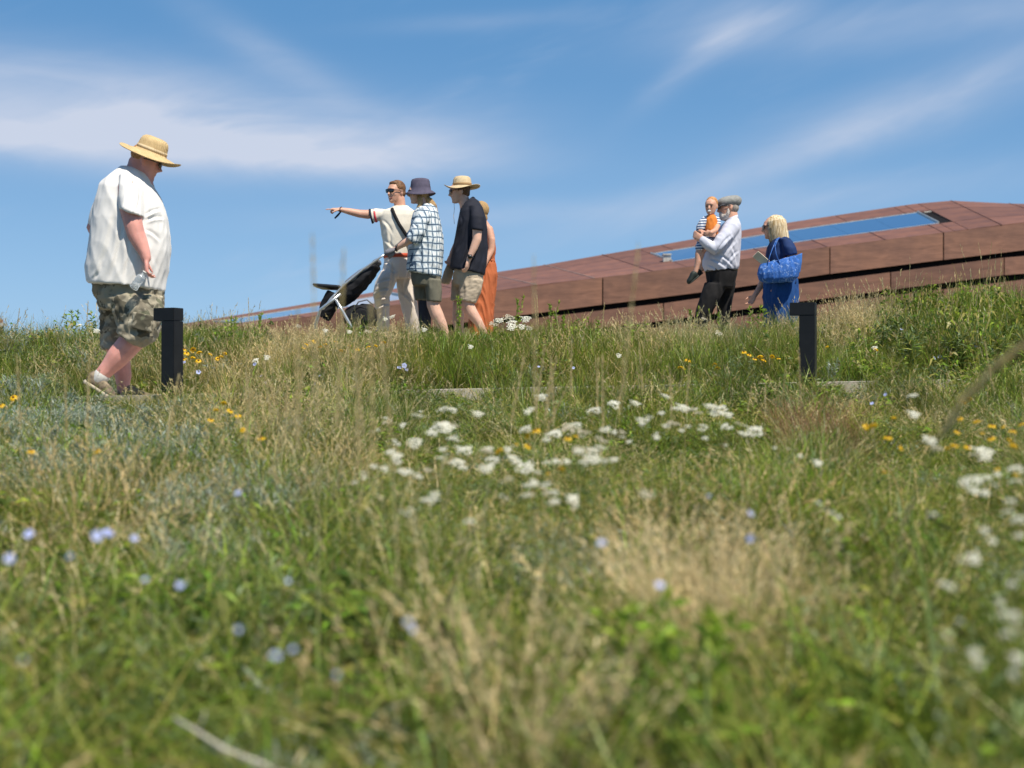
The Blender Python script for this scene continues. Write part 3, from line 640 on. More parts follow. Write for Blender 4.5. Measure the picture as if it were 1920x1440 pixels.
for nm, x0, x1, mm in (('sleeve_stripe', 692.0, 695.6, 'navy_band'), ('sleeve_stripe', 699.6, 703.4, 'red_band')):
    g = Geo(); rr = lambda x: ((x - 692.5) / 20); q = []
    for x in (x0, x1):
        yt = 391.6 - rr(x) * .2; yb = 419.5 - rr(x) * 6; q.append((x, yt, x + 5.5 - rr(x) * 2, yb, .0735, -.045 + rr(x) * .025))
    B.silh(g, q, 24); B.raw(nm, g, M[mm])
g = Geo(); B.silh(g, [(719, 478, 770, 476, .142), (719, 484.5, 770, 483, .142)], 28, 2.3); B.raw('belt', g, M['red_belt'])
g = Geo()
B.silh(g, [(721, 482, 769, 481, .128), (720, 495, 770, 495, .138), (716, 512, 772, 512, .135), (712, 522, 772, 522, .125)], 28)
B.silh(g, [(715, 508, 748, 515, .10, -.06), (704, 530, 740, 534, .10, -.10), (700, 552, 731, 556, .088, -.13), (703, 580, 730, 582, .075, -.10), (706, 610, 730, 612, .07, -.06), (708, 655, 730, 656, .068, -.02)], 22)
B.silh(g, [(742, 512, 775, 510, .10, .05), (744, 535, 779, 535, .098, .06), (748, 560, 781, 560, .085, .05), (756, 590, 785, 590, .075, .08), (762, 620, 788, 620, .07, .12), (767, 652, 790, 652, .068, .15)], 22)
B.add('trousers', g, M['cream_trouser'], .0085, 3, [(.004, .075, (.25, 0, 1), 3.0, 3)], [(738, 505, 722, 565, .018, 2.6), (745, 505, 754, 565, .015, 2.4), (704, 532, 734, 523, .016, 2), (700, 549, 732, 541, .016, 2), (701, 563, 731, 557, .014, 2), (703, 578, 731, 570, .014, 2), (722, 490, 744, 512, .014, 2.2), (766, 496, 756, 545, .014, 2.4), (750, 545, 779, 575, .014, 2.2), (735, 490, 733, 520, .010, 2)])
g = Geo(); g.tube([B.p(735, 391, -.10), B.p(739, 402, -.137), B.p(748, 420, -.150), B.p(762, 441, -.150), B.p(772, 455, -.12)], .017, 8, flat=1.0, up=(0, 1, 0)); B.raw('crossbody_strap', g, M['black_fabric'])
g = Geo(); g.ball(hc + Mh @ Vector((-.020, 0, .048)), (.096, .083, .082), Mh); g.ball(hc + Mh @ Vector((-.035, 0, .0)), (.078, .080, .075), Mh); g.ball(hc + Mh @ Vector((.030, 0, .095)), (.045, .055, .020), Mh); B.add('hair', g, M['hair_brown'], .008, 2, [(.002, .02, (0, 0, 1), 3, 2)])
sunglasses(B, hc, Mh, .98)
g = Geo(); L = lambda x, y, z: hc + Mh @ Vector((x, y, z)); g.tube([L(.075, .026, -.056), L(.090, .013, -.063), L(.094, 0, -.065), L(.090, -.013, -.063), L(.075, -.026, -.056)], [.003, .0055, .006, .0055, .003], 8); B.raw('mouth', g, M['lip'])
g = Geo(); g.tube([L(.090, .014, -.061), L(.099, 0, -.0625), L(.090, -.014, -.061)], [.002, .003, .002], 6); B.raw('teeth', g, M['tooth'])
g = Geo(); g.tube([B.p(640, 388, -.13), B.p(637.5, 390, -.165), B.p(637, 395, -.165), B.p(639, 398.5, -.13), B.p(641.5, 395, -.10), B.p(642, 390, -.10), B.p(640, 388, -.13)], .005, 6)
g.tube([B.p(638, 398, -.14), B.p(634, 403, -.14), B.p(627.5, 409.5, -.14)], [.008, .011, .008], 6, flat=.25); B.raw('wrist_strap', g, M['navy_band'])
for q in ((716, 668, -.02), (776, 664, .15)): shoe(B, B.p(q[0] + 8, q[1] + 4, q[2]), B.p(q[0] - 36, q[1] + 8, q[2] - .05), (0, 0, 1), M['shoe_white'], M['shoe_sole'])

# ---- person in plaid pushing the stroller
D = Person(14.0, 805, 672, 'person in slate bucket hat and blue plaid shirt pushing the stroller')
Mh = frame((-1, -.10, -.10), (-.05, 0, 1)); hc = D.p(785, 361); g = Geo(); head_geo(g, hc, Mh, .94, .9, .95)
D.chain(g, [(790, 372, 0, 10), (794, 386, 0, 10), (796, 400, 0, 13)])
D.silh(g, [(786, 398, 812, 394, .13), (780, 420, 820, 420, .155), (778, 455, 820, 455, .15), (776, 490, 820, 490, .15), (780, 512, 818, 512, .12), (784, 525, 816, 525, .10)])
D.chain(g, [(797, 406, -.15, 8), (787, 425, -.20, 8), (776, 446, -.23, 8), (760, 455, -.22, 7), (747, 463, -.20, 5), (742, 467, -.19, 4.6)])
hand_geo(g, D.p(743, 466, -.19), (-.93, .1, -.38), (.1, 0, -1), .92, 1.1, -1)
D.chain(g, [(797, 400, .17, 10), (784, 425, .2, 9), (772, 446, .18, 8), (757, 455, .16, 7), (745, 463, .14, 5), (741, 467, .13, 4.6)])
hand_geo(g, D.p(742, 466, .13), (-.93, .1, -.38), (.1, 0, -1), .92, 1.1, 1)
D.chain(g, [(812, 530, -.08, 11), (811, 556, -.09, 12), (812, 572, -.09, 12), (819, 590, -.09, 12.5), (829, 610, -.09, 10), (837, 635, -.09, 7), (841, 650, -.09, 6.5)])
D.chain(g, [(794, 530, .08, 11), (797, 560, .09, 12), (796, 580, .09, 11.5), (797, 605, .09, 11), (799, 640, .09, 7), (800, 660, .09, 6.5)])
D.add('body', g, M['skin_pale'], .008, 4)
g = Geo()
D.silh(g, [(784, 388, 808, 382, .07), (779, 393, 817, 388, .12), (775, 402, 822, 400, .175), (771, 420, 826, 418, .195), (768, 445, 830, 444, .20), (766, 470, 831, 470, .205), (764, 492, 829, 495, .21), (763, 506, 827, 517, .212), (764, 509, 826, 521, .208)], 30, 2.4)
D.silh(g, [(783, 392, 808, 396, .07, -.14), (776, 412, 806, 416, .075, -.195), (770, 430, 797, 438, .075, -.225), (764, 441, 782, 456, .072, -.235), (762, 443, 778, 459, .070, -.235)], 22)
D.silh(g, [(783, 392, 808, 396, .07, .14), (776, 412, 806, 416, .075, .19), (768, 430, 795, 438, .075, .2), (762, 441, 780, 456, .07, .19)], 22)
D.add('plaid_shirt', g, M['plaid'], .009, 3, [(.005, .07, (.4, 0, 1), 3.0, 1), (.004, .05, (-.6, 0, 1), 2.6, 6)])
g = Geo()
D.silh(g, [(772, 500, 826, 505, .17), (771, 520, 827, 522, .18), (774, 535, 826, 538, .17)], 26)
D.silh(g, [(795, 525, 828, 525, .09, -.09), (797, 545, 828, 545, .088, -.09), (801, 566, 827, 566, .085, -.09)], 20)
D.silh(g, [(775, 525, 810, 525, .09, .09), (776, 545, 811, 545, .088, .09), (779, 563, 812, 564, .085, .09)], 20)
D.add('shorts', g, M['olive_short'], .009, 3, [(.005, .06, (.2, 0, 1), 3.0, 3)])
g = Geo(); D.chain(g, [(796, 552, .09, 13), (796, 575, .09, 12.2), (797, 600, .09, 11.8), (798, 625, .09, 9.5)]); D.add('leg_sleeve', g, M['sock'], .009, 2)
# bucket hat
g = Geo(); Mb = frame((-.98, 0, -.24 + .40), (.22, -.02, 1)); Mb = frame((-1, 0, -.02), (.42, -.02, 1)); cb = D.p(788.5, 357)
g.lathe([(.001, .118), (.055, .117), (.082, .108), (.092, .088), (.100, .03), (.104, .0), (.125, -.022), (.150, -.040), (.149, -.045), (.120, -.028), (.098, -.006), (.094, .03), (.085, .09), (.002, .11)], Mb, cb, 40, lambda t, r: .012 * math.cos(2 * t) * (r > .11)); D.raw('bucket_hat', g, M['bucket'])
g = Geo(); g.ball(hc + Mh @ Vector((-.025, 0, .01)), (.085, .080, .085), Mh); D.chain(g, [(797, 372, 0, 7), (806, 378, -.01, 7), (813, 386, -.015, 6), (817, 396, -.01, 4), (819, 404, 0, 2)]); D.chain(g, [(787, 372, -.06, 5), (788, 382, -.07, 5), (784, 392, -.08, 3.5)])
D.add('ponytail_hair', g, M['blond_dark'], .008, 3, [(.003, .02, (0, 0, 1), 4, 2)])
sunglasses(D, hc, Mh, .94)
g = Geo(); g.tube([D.p(746, 459, -.2), D.p(743, 461, -.235), D.p(742, 467, -.235), D.p(744, 470.5, -.2)], .009, 8); D.raw('watch', g, M['black_plastic'])
for q in ((843, 658, -.09), (802, 668, .09)): shoe(D, D.p(q[0] + 8, q[1] + 4, q[2]), D.p(q[0] - 34, q[1] + 8, q[2]), (0, 0, 1), M['shoe_dark'], M['shoe_sole'])

# ---- man in black shirt and pale straw hat
E = Person(14.15, 880, 672, 'man in pale straw hat, black short-sleeved shirt and stone shorts walking left')
Mh = frame((-1, -.16, -.12), (-.05, 0, 1)); hc = E.p(862, 360); g = Geo(); head_geo(g, hc, Mh, .96, 1.0)
E.chain(g, [(868, 370, 0, 10.5), (872, 382, 0, 11), (876, 396, 0, 14)])
E.silh(g, [(868, 392, 896, 388, .12), (863, 415, 904, 415, .16), (860, 450, 905, 450, .15), (857, 480, 902, 485, .14), (860, 510, 898, 515, .11), (864, 522, 894, 524, .09)])
E.chain(g, [(893, 398, -.17, 11), (895, 425, -.215, 9.5), (894, 450, -.23, 8.5), (888, 466, -.24, 7.3), (881, 481, -.25, 5.2), (879, 486, -.25, 5)])
hand_geo(g, E.p(879, 486, -.25), (-.22, -.02, -1), (-.9, .35, .1), 1.0, .55, 1)
E.chain(g, [(888, 398, .17, 11), (876, 425, .22, 9.5), (864, 447, .22, 8.5), (855, 462, .2, 7), (848, 474, .18, 5.2), (847, 478, .18, 5)])
hand_geo(g, E.p(847, 478, .18), (-.35, 0, -1), (-.5, -.7, .1), 1.0, 1.2, -1)
E.chain(g, [(880, 528, -.08, 11), (877, 552, -.09, 12), (876, 570, -.09, 12), (885, 588, -.09, 11.5), (897, 604, -.09, 8.5), (908, 625, -.09, 6.5), (912, 640, -.09, 6.2)])
E.chain(g, [(874, 528, .08, 11), (866, 555, .09, 12), (860, 572, .09, 11.5), (859, 600, .09, 11), (862, 640, .09, 7), (863, 660, .09, 6.5)])
E.add('body', g, M['skin_pale'], .008, 4)
g = Geo()
E.silh(g, [(867, 386, 886, 370, .07), (864, 391, 897, 377, .12), (862, 400, 905, 390, .18), (858, 420, 911, 410, .205), (854.5, 440, 914, 435, .205), (850, 462, 914.5, 465, .20), (846, 485, 912, 495, .205), (844, 502, 909, 513, .205), (844.5, 504, 908, 516, .20)], 30, 2.4)
E.silh(g, [(880, 385, 904, 388, .07, -.14), (882, 405, 908, 408, .075, -.20), (883.5, 428, 906, 431, .07, -.225), (884, 430, 905, 433, .066, -.225)], 22)
E.silh(g, [(874, 385, 898, 390, .07, .14), (862, 410, 888, 418, .07, .21), (858, 424, 880, 434, .068, .22)], 22)
E.add('shirt', g, M['navy_shirt'], .009, 3, [(.004, .08, (.4, 0, 1), 3.0, 1)], [(884, 432, 866, 500, .012, 2.6), (874, 420, 856, 470, .010, 2.4), (905, 440, 900, 505, .010, 2.6), (890, 480, 878, 505, .009, 2.4), (866, 405, 862, 430, .008, 2)])
g = Geo(); g.tube([E.p(866, 389, -.06), E.p(872, 384, -.085), E.p(884, 374, -.08), E.p(889, 371, 0), E.p(884, 374, .08)], [.006, .016, .02, .02, .016], 8, flat=.35); E.raw('collar', g, M['navy_shirt'])
g = Geo()
E.silh(g, [(853, 500, 905, 505, .165), (850, 520, 906, 522, .175), (850, 535, 903, 538, .165)], 26)
E.silh(g, [(862, 525, 906, 525, .09, -.09), (860, 545, 901, 548, .09, -.09), (862, 562, 892, 569, .085, -.09)], 20)
E.silh(g, [(848, 525, 890, 530, .09, .09), (847, 545, 882, 548, .088, .09), (846, 563, 876, 567, .085, .09)], 20)
E.add('shorts', g, M['tan_short'], .009, 3, [(.006, .06, (.2, 0, 1), 3.0, 3), (.003, .03, (1, 0, .3), 2, 8)])
straw_hat(E, E.p(866.5, 350.5), frame((-1, 0, .0), (.13, -.03, 1)), .181, .094, .108, M['straw_pale'], .012, M['ribbon'], .012)
g = Geo(); g.ball(hc + Mh @ Vector((-.022, 0, .025)), (.090, .081, .080), Mh); g.ball(hc + Mh @ Vector((-.052, 0, -.02)), (.05, .062, .045), Mh); E.add('hair', g, M['hair_brown'], .008, 2)
sunglasses(E, hc, Mh, .96)
g = Geo(); g.tube([E.p(851, 376, -.03), E.p(852, 392, -.05), E.p(850.5, 405, -.05), E.p(852, 420, -.05)], .0022, 5); E.raw('chin_cord', g, M['tan_bag'])
g = Geo(); g.tube([E.p(876, 477, -.25), E.p(878, 479, -.285), E.p(884, 482, -.285), E.p(887.5, 483, -.25), E.p(884, 481, -.215), E.p(878, 478, -.215), E.p(876, 477, -.25)], .008, 8); g.box(E.p(881, 481, -.288), (.018, .006, .020)); E.raw('wrist_watch', g, M['black_plastic'])
for q in ((915, 650, -.09), (866, 668, .09)): shoe(E, E.p(q[0] + 8, q[1] + 4, q[2]), E.p(q[0] - 36, q[1] + 8, q[2]), (0, 0, 1), M['shoe_white'], M['shoe_sole'])
bg_ = empty('cloth_bag', at(838, 530, 14.35), 'tan cloth bag hanging from the hand of the man in the pale hat', 'bag')
P_ = Person.__new__(Person); P_.Y = 14.35; P_.k = 14.35 / F; P_.root = bg_
g = Geo(); P_.silh(g, [(843, 483, 849, 486, .015), (838, 495, 850, 500, .035), (832, 510, 850, 512, .05), (828, 524, 846, 525, .055), (828, 531, 842, 533, .045)], 20); P_.add('bag_body', g, M['tan_bag'], .007, 2, [(.004, .05, (.3, 0, 1), 3, 1)])
g = Geo(); g.tube([P_.p(846, 484), P_.p(845, 474, .02), P_.p(847, 472, .05), P_.p(849, 484, .02)], .005, 6); P_.raw('bag_handle', g, M['tan_bag'])

# ---- woman in the orange dress behind him
H = Person(15.1, 912, 662, 'woman in rust orange dress half hidden behind the man in black shirt')
Mh = frame((-.8, .6, -.05), (0, 0, 1)); hc = H.p(899, 397); g = Geo(); head_geo(g, hc, Mh, .90, .8, .92)
H.chain(g, [(902, 404, 0, 8.5), (905, 415, 0, 8.5), (908, 426, 0, 12)])
H.silh(g, [(898, 425, 920, 423, .13), (893, 440, 922, 440, .14), (893, 465, 922, 465, .12), (890, 490, 926, 490, .14), (890, 520, 926, 520, .15), (895, 550, 920, 550, .1)])
H.chain(g, [(917, 430, -.1, 8), (922, 450, -.13, 7), (921, 470, -.14, 6.3), (912, 488, -.18, 5), (907, 500, -.2, 4.2)]); hand_geo(g, H.p(907, 500, -.2), (-.3, 0, -1), (-1, 0, 0), .88, .5, 1)
H.chain(g, [(897, 430, .12, 8), (890, 455, .14, 7), (888, 475, .12, 6), (884, 490, .1, 4.5)]); hand_geo(g, H.p(884, 490, .1), (-.3, 0, -1), (-1, 0, 0), .88, .5, -1)
H.chain(g, [(902, 540, 0, 12), (903, 590, 0, 9), (905, 640, 0, 6)]); H.chain(g, [(914, 540, .08, 12), (913, 590, .08, 9), (912, 640, .08, 6)])
H.add('body', g, M['skin'], .0085, 4)
g = Geo(); H.silh(g, [(897, 427, 917, 425, .10), (891, 440, 925, 441, .145), (891, 465, 928, 467, .14), (893, 488, 926, 488, .135), (891, 494, 929, 496, .145), (888, 515, 931, 515, .17), (886, 545, 928, 545, .19), (882, 575, 925, 577, .21), (880, 605, 923, 607, .23), (878, 640, 924, 640, .25)], 34, 2.1)
H.add('dress', g, M['orange_dress'], .0085, 2, [(.012, .055, (-.14, 0, 1), 8.0, 3), (.005, .03, (-.1, 0, 1), 6.0, 5)])
g = Geo(); H.silh(g, [(892, 487, 927.5, 487.5, .142), (892, 491, 927.5, 491.5, .142)], 30); H.raw('sash', g, M['orange_dress'])
g = Geo(); g.ball(hc + Mh @ Vector((-.02, 0, .02)), (.095, .080, .092), Mh); H.chain(g, [(903, 398, -.03, 8), (908, 404, -.04, 5.5), (911, 410, -.04, 3.5)]); H.add('hair', g, M['blond_dark'], .008, 3, [(.003, .02, (0, 0, 1), 4, 2)])
shoe(H, H.p(908, 655, 0), H.p(880, 660, 0), (0, 0, 1), M['shoe_dark'], M['shoe_sole'], .9); shoe(H, H.p(916, 655, .08), H.p(888, 660, .08), (0, 0, 1), M['shoe_dark'], M['shoe_sole'], .9)

# ---- older man in the flat cap
I = Person(14.3, 1345, 668, 'older bearded man in grey flat cap and pale shirt carrying the toddler')
Mh = frame((-1, -.05, -.10), (-.03, 0, 1)); hc = I.p(1366, 390); g = Geo(); head_geo(g, hc, Mh, 1.0, 1.1)
I.chain(g, [(1372, 400, 0, 11), (1373, 410, 0, 12), (1372, 422, 0, 15)])
I.silh(g, [(1360, 424, 1380, 422, .10), (1345, 445, 1382, 440, .16), (1332, 470, 1380, 468, .17), (1328, 492, 1376, 492, .15), (1334, 512, 1372, 512, .11)])
I.chain(g, [(1371, 430, -.14, 8), (1353, 452, -.21, 8), (1338, 467, -.24, 7.5), (1326, 460, -.26, 7), (1317, 450, -.26, 5.5)]); hand_geo(g, I.p(1318, 451, -.26), (-.75, .35, .6), (.2, .9, .2), 1.0, .5, -1)
I.chain(g, [(1368, 425, .17, 11), (1350, 440, .2, 10), (1338, 446, .16, 8.5), (1328, 440, .06, 7), (1324, 437, .02, 5.5)]); hand_geo(g, I.p(1324, 437, .02), (-.8, -.3, .4), (0, -1, 0), 1.0, .5, 1)
I.chain(g, [(1345, 530, -.08, 10), (1334, 560, -.09, 9), (1320, 600, -.09, 7), (1315, 640, -.07, 5.5)]); I.chain(g, [(1362, 530, .08, 10), (1360, 565, .09, 9), (1358, 600, .09, 7), (1358, 645, .1, 5.5)])
I.add('body', g, M['skin'], .008, 4)
g = Geo()
I.silh(g, [(1364, 412, 1381, 406, .075), (1358, 417, 1385, 411, .12), (1352, 428, 1388, 422, .175), (1344, 442, 1389, 440, .195), (1333, 458, 1388, 458, .205), (1323, 474, 1387, 474, .21), (1317, 488, 1386, 490, .205), (1318, 500, 1385, 500, .195), (1323, 510, 1382, 506, .18)], 30, 2.3)
I.chain(g, [(1373, 426, -.15, 15), (1361, 443, -.20, 14.5), (1349, 457, -.235, 13.5), (1338, 466, -.245, 12), (1328, 459, -.26, 10), (1319, 451, -.262, 8.2)], 18)
I.chain(g, [(1370, 426, .15, 15), (1352, 441, .19, 13.5), (1340, 448, .15, 11), (1330, 442, .07, 9)], 18)
I.add('shirt', g, M['lav_shirt'], .0085, 3, [(.003, .07, (.55, 0, -1), 3.0, 1)], [(1344, 474, 1372, 440, .012, 2.2), (1352, 490, 1378, 452, .010, 2.2), (1330, 484, 1362, 503, .010, 2.2), (1350, 478, 1376, 502, .011, 2.2), (1372, 460, 1382, 500, .009, 2.2), (1326, 496, 1345, 508, .009, 2.0), (1360, 500, 1384, 470, .008, 2)])
g = Geo(); I.silh(g, [(1362, 411, 1383, 403, .072), (1364, 415, 1384, 409, .08)], 24); I.raw('collar', g, M['lav_shirt'])
g = Geo()
I.silh(g, [(1324, 505, 1382, 502, .172), (1324, 513, 1381, 512, .175), (1326, 525, 1378, 525, .172), (1327, 540, 1374, 540, .165)], 28)
I.silh(g, [(1322, 530, 1362, 535, .095, -.08), (1314, 555, 1350, 560, .092, -.10), (1306, 580, 1334, 588, .085, -.10), (1302, 605, 1326, 610, .075, -.08), (1302, 650, 1326, 650, .07, -.06)], 22)
I.silh(g, [(1344, 530, 1379, 530, .095, .08), (1344, 555, 1374, 555, .09, .09), (1346, 585, 1370, 585, .08, .09), (1348, 615, 1368, 615, .075, .10), (1348, 652, 1368, 652, .07, .10)], 22)
I.add('trousers', g, M['black_trouser'], .009, 3, [(.006, .06, (.2, 0, 1), 3.0, 3)])
g = Geo(); I.silh(g, [(1322, 505, 1382.5, 502, .18), (1322, 510.5, 1382.5, 508, .18)], 28, 2.3); I.raw('belt', g, M['black_plastic'])
# flat cap: low dome leaning forward over a short stiff peak
g = Geo(); Mc = frame((-1, 0, -.20), (-.20, 0, 1)); cc = I.p(1368.5, 380)
g.ball(cc + Mc @ Vector((-.006, 0, .008)), (.120, .095, .062), Mc, 20, 12); g.ball(cc + Mc @ Vector((.030, 0, .012)), (.108, .092, .058), Mc, 20, 12); g.ball(cc + Mc @ Vector((-.058, 0, .004)), (.062, .086, .060), Mc, 18, 10)
cap = I.add('flat_cap', g, mat('grey_wool', (.27, .27, .255), rough=.95, vscale=30, var=.15, bump=.5, bscale=90), .008, 7)
g = Geo(); g.loft([(cc + Mc @ Vector((.06, 0, -.012)), Mc.col[1] * .080, Mc.col[2] * .006), (cc + Mc @ Vector((.10, 0, -.016)), Mc.col[1] * .078, Mc.col[2] * .006), (cc + Mc @ Vector((.128, 0, -.024)), Mc.col[1] * .060, Mc.col[2] * .005), (cc + Mc @ Vector((.140, 0, -.028)), Mc.col[1] * .032, Mc.col[2] * .004)], 20, 2.6); g.obj('cap_peak', M['grey_fabric'], cap, True)
g = Geo(); g.ball(hc + Mh @ Vector((-.045, 0, .0)), (.062, .078, .062), Mh); I.add('hair', g, M['hair_gray'], .008, 2)
g = Geo(); g.ball(hc + Mh @ Vector((.045, 0, -.082)), (.060, .060, .042), Mh); g.ball(hc + Mh @ Vector((.070, 0, -.055)), (.032, .044, .030), Mh)
for sg in (-1, 1): g.tube([hc + Mh @ Vector((.015, sg * .068, -.01)), hc + Mh @ Vector((.022, sg * .064, -.05)), hc + Mh @ Vector((.04, sg * .05, -.08))], [.010, .018, .022], 8)
I.add('beard', g, M['beard'], .007, 3, [(.003, .02, (0, 0, 1), 2, 2)])
sunglasses(I, hc, Mh, 1.0)
for q in ((1317, 655, -.07), (1362, 662, .1)): shoe(I, I.p(q[0] + 8, q[1] + 4, q[2]), I.p(q[0] - 38, q[1] + 8, q[2]), (0, 0, 1), M['shoe_dark'], M['shoe_dark'])

# ---- toddler on his arm
T = Person(14.2, 1330, 470, 'ginger toddler in orange top held on the arm of the man in the flat cap', cat='toddler')
Mh = frame((-.45, -.88, -.12), (0, 0, 1)); hc = T.p(1334, 387, -.02); g = Geo(); head_geo(g, hc, Mh, .76, .35, 1.12)
T.chain(g, [(1334, 398, 0, 6), (1334, 405, 0, 6), (1333, 412, 0, 9)])
T.silh(g, [(1323, 409, 1344, 408, .055), (1320, 418, 1345, 418, .07), (1319, 435, 1344, 436, .075), (1318, 452, 1340, 454, .08), (1320, 462, 1338, 462, .07)])
T.chain(g, [(1321, 414, -.03, 6), (1314, 424, -.05, 5.6), (1313, 434, -.07, 5.2), (1322, 438, -.13, 4.8), (1329, 440, -.17, 4)]); hand_geo(g, T.p(1329, 440, -.17), (1, .1, -.1), (0, 1, 0), .55, .5, 1)
T.chain(g, [(1343, 414, .02, 6), (1345, 424, -.05, 5.6), (1341, 432, -.13, 5), (1333, 436, -.19, 4)]); hand_geo(g, T.p(1333, 436, -.19), (-1, .1, -.1), (0, 1, 0), .55, .5, -1)
T.chain(g, [(1322, 456, -.04, 9), (1313, 466, -.11, 7.5), (1309, 476, -.12, 6), (1309, 490, -.12, 6), (1306, 502, -.12, 4.6), (1304, 510, -.12, 4.4)])
T.chain(g, [(1330, 456, .08, 9), (1322, 468, .18, 7), (1318, 485, .2, 6), (1316, 505, .2, 4.6)])
T.add('body', g, M['skin'], .0065, 3)
g = Geo(); T.silh(g, [(1324, 405, 1343, 404, .050), (1320, 411, 1346, 411, .072), (1318, 425, 1346, 425, .080), (1317, 440, 1345, 442, .085), (1316, 452, 1342, 455, .085)], 24)
T.chain(g, [(1322, 413, -.03, 7.8), (1315, 422, -.05, 7.6), (1313, 428, -.06, 7.2)]); T.chain(g, [(1343, 413, .02, 7.8), (1345, 421, -.03, 7.2)]); T.add('striped_shirt', g, M['stripe'], .007, 2, [(.003, .04, (.3, 0, 1), 2, 2)])
g = Geo(); T.silh(g, [(1325, 404, 1342, 403.5, .058, -.008), (1321, 411, 1345, 411, .080, -.012), (1319.5, 425, 1346.5, 426, .090, -.012), (1320, 441, 1346, 442, .094, -.01)], 22); T.add('orange_vest', g, M['orange_bib'], .007, 2, [(.003, .04, (.3, 0, 1), 2, 4)])
g = Geo(); T.silh(g, [(1308, 447, 1340, 452, .09), (1306, 456, 1340, 460, .10), (1309, 464, 1335, 468, .085)], 22); T.chain(g, [(1318, 456, -.06, 10.5), (1312, 464, -.11, 9)]); T.add('shorts', g, M['stripe'], .007, 2)
g = Geo(); g.ball(hc + Mh @ Vector((-.016, 0, .034)), (.073, .062, .066), Mh); T.add('hair', g, M['hair_ginger'], .007, 2)
g = Geo()
for sg in (-1, 1): g.ball(hc + Mh @ Vector((.068, sg * .024, .004)), (.006, .010, .006), Mh, 10, 7)
T.raw('eyes', g, M['lens'])
g = Geo(); g.ball(hc + Mh @ Vector((.078, 0, -.045)), (.010, .020, .013), Mh, 12, 8); g.ball(hc + Mh @ Vector((.09, 0, -.045)), (.008, .008, .008), Mh, 10, 7); T.raw('pacifier', g, M['shoe_white'])
sh = shoe(T, T.p(1309, 517, -.12), T.p(1290, 532, -.14), (.45, -.1, 1), M['shoe_dark'], M['shoe_dark'], .72); shoe(T, T.p(1318, 512, .2), T.p(1300, 527, .2), (.45, 0, 1), M['shoe_dark'], M['shoe_dark'], .7)

# ---- blonde woman in blue with the tote
K = Person(13.95, 1463, 672, 'blonde woman in navy top and long blue skirt looking away, phone in hand')
Mh = frame((-1, .10, -.10), (-.03, 0, 1)); hc = K.p(1449, 427); g = Geo(); head_geo(g, hc, Mh, .93, .9, .92)
K.chain(g, [(1455, 438, 0, 9), (1458, 450, 0, 9.5), (1462, 462, 0, 13)])
K.silh(g, [(1452, 456, 1474, 454, .09), (1445, 470, 1482, 470, .145), (1443, 495, 1481, 495, .13), (1444, 520, 1482, 520, .14), (1448, 545, 1480, 545, .13)])
K.chain(g, [(1472, 464, -.12, 8), (1481, 476, -.18, 9), (1484, 487, -.20, 9), (1470, 492, -.25, 7.8), (1456, 495, -.28, 6), (1448, 495, -.29, 4.8)]); hand_geo(g, K.p(1449, 495, -.29), (-1, 0, .10), (0, .25, 1), .92, .9, 1)
K.chain(g, [(1458, 460, .16, 10), (1446, 485, .2, 8.5), (1436, 515, .2, 7.3), (1424, 540, .16, 6), (1414, 556, .12, 4.6)]); hand_geo(g, K.p(1415, 554, .12), (-.55, 0, -1), (-.6, -.6, .3), .92, .7, 1)
K.chain(g, [(1455, 545, -.08, 14), (1455, 590, -.08, 11), (1452, 640, -.08, 7)]); K.chain(g, [(1472, 545, .08, 14), (1476, 590, .08, 11), (1480, 640, .08, 7)])
K.add('body', g, M['skin'], .008, 4)
g = Geo(); K.silh(g, [(1450, 447, 1472, 444, .08), (1445, 452, 1480, 449, .14), (1440, 462, 1488, 460, .18), (1437, 480, 1490, 478, .195), (1435, 505, 1491, 505, .19), (1434, 525, 1493, 527, .20), (1434, 532, 1493, 534, .20)], 28, 2.3)
K.silh(g, [(1460, 447, 1486, 453, .075, -.13), (1466, 464, 1492, 466, .085, -.18), (1469, 480, 1494, 476, .082, -.19)], 20); K.silh(g, [(1444, 452, 1466, 455, .07, .14), (1440, 470, 1462, 474, .075, .19)], 20)
K.add('top', g, M['navy_dress'], .009, 3, [(.006, .06, (.3, 0, 1), 3.0, 1)])
g = Geo(); K.silh(g, [(1435, 522, 1492, 524, .195), (1433, 545, 1495, 547, .205), (1433, 575, 1494, 577, .21), (1435, 605, 1492, 607, .22), (1434, 650, 1494, 650, .235)], 34, 2.2)
K.add('skirt', g, M['blue_dress'], .009, 2, [(.012, .07, (.12, 0, 1), 8.0, 1), (.006, .04, (.35, 0, 1), 6, 4)])
g = Geo(); g.ball(hc + Mh @ Vector((-.028, 0, .022)), (.100, .090, .100), Mh)
K.silh(g, [(1441, 414, 1470, 414, .085), (1438, 425, 1472, 424, .095), (1439, 438, 1474, 436, .10), (1443, 448, 1476, 446, .095), (1447, 456, 1474, 450, .07, -.03)], 26)
K.chain(g, [(1470, 436, -.02, 8), (1475, 448, -.03, 5), (1479, 456, -.04, 2)])
K.add('hair', g, M['blond'], .0075, 3, [(.003, .03, (.1, 0, 1), 8, 2)])
rh = random.Random(5); g = Geo()
for i in range(420):
    a = rh.uniform(.75, 5.53); ln = rh.uniform(.20, .31); P_h = []
    for t, rr, zz in ((0, .15, .122), (.2, .62, .105), (.45, .97, .060), (.7, 1.04, .0), (1, 1.02, -.07), (1.3, .98, -.07 - ln * .45), (1.6, .93 + rh.uniform(-.08, .12), -.07 - ln * .85)):
        P_h.append(hc + Mh @ Vector((-.028 + math.cos(a) * .101 * rr + rh.gauss(0, .003), math.sin(a) * .092 * rr, zz + .0)) + Vector((.030 * max(0, t - 1), 0, 0)))
    g.tube(P_h, [.0022, .0026, .003, .003, .0026, .0018, .0006], 4, flat=.5)
K.raw('hair_strands', g, M['blond'])['kind'] = 'stuff'
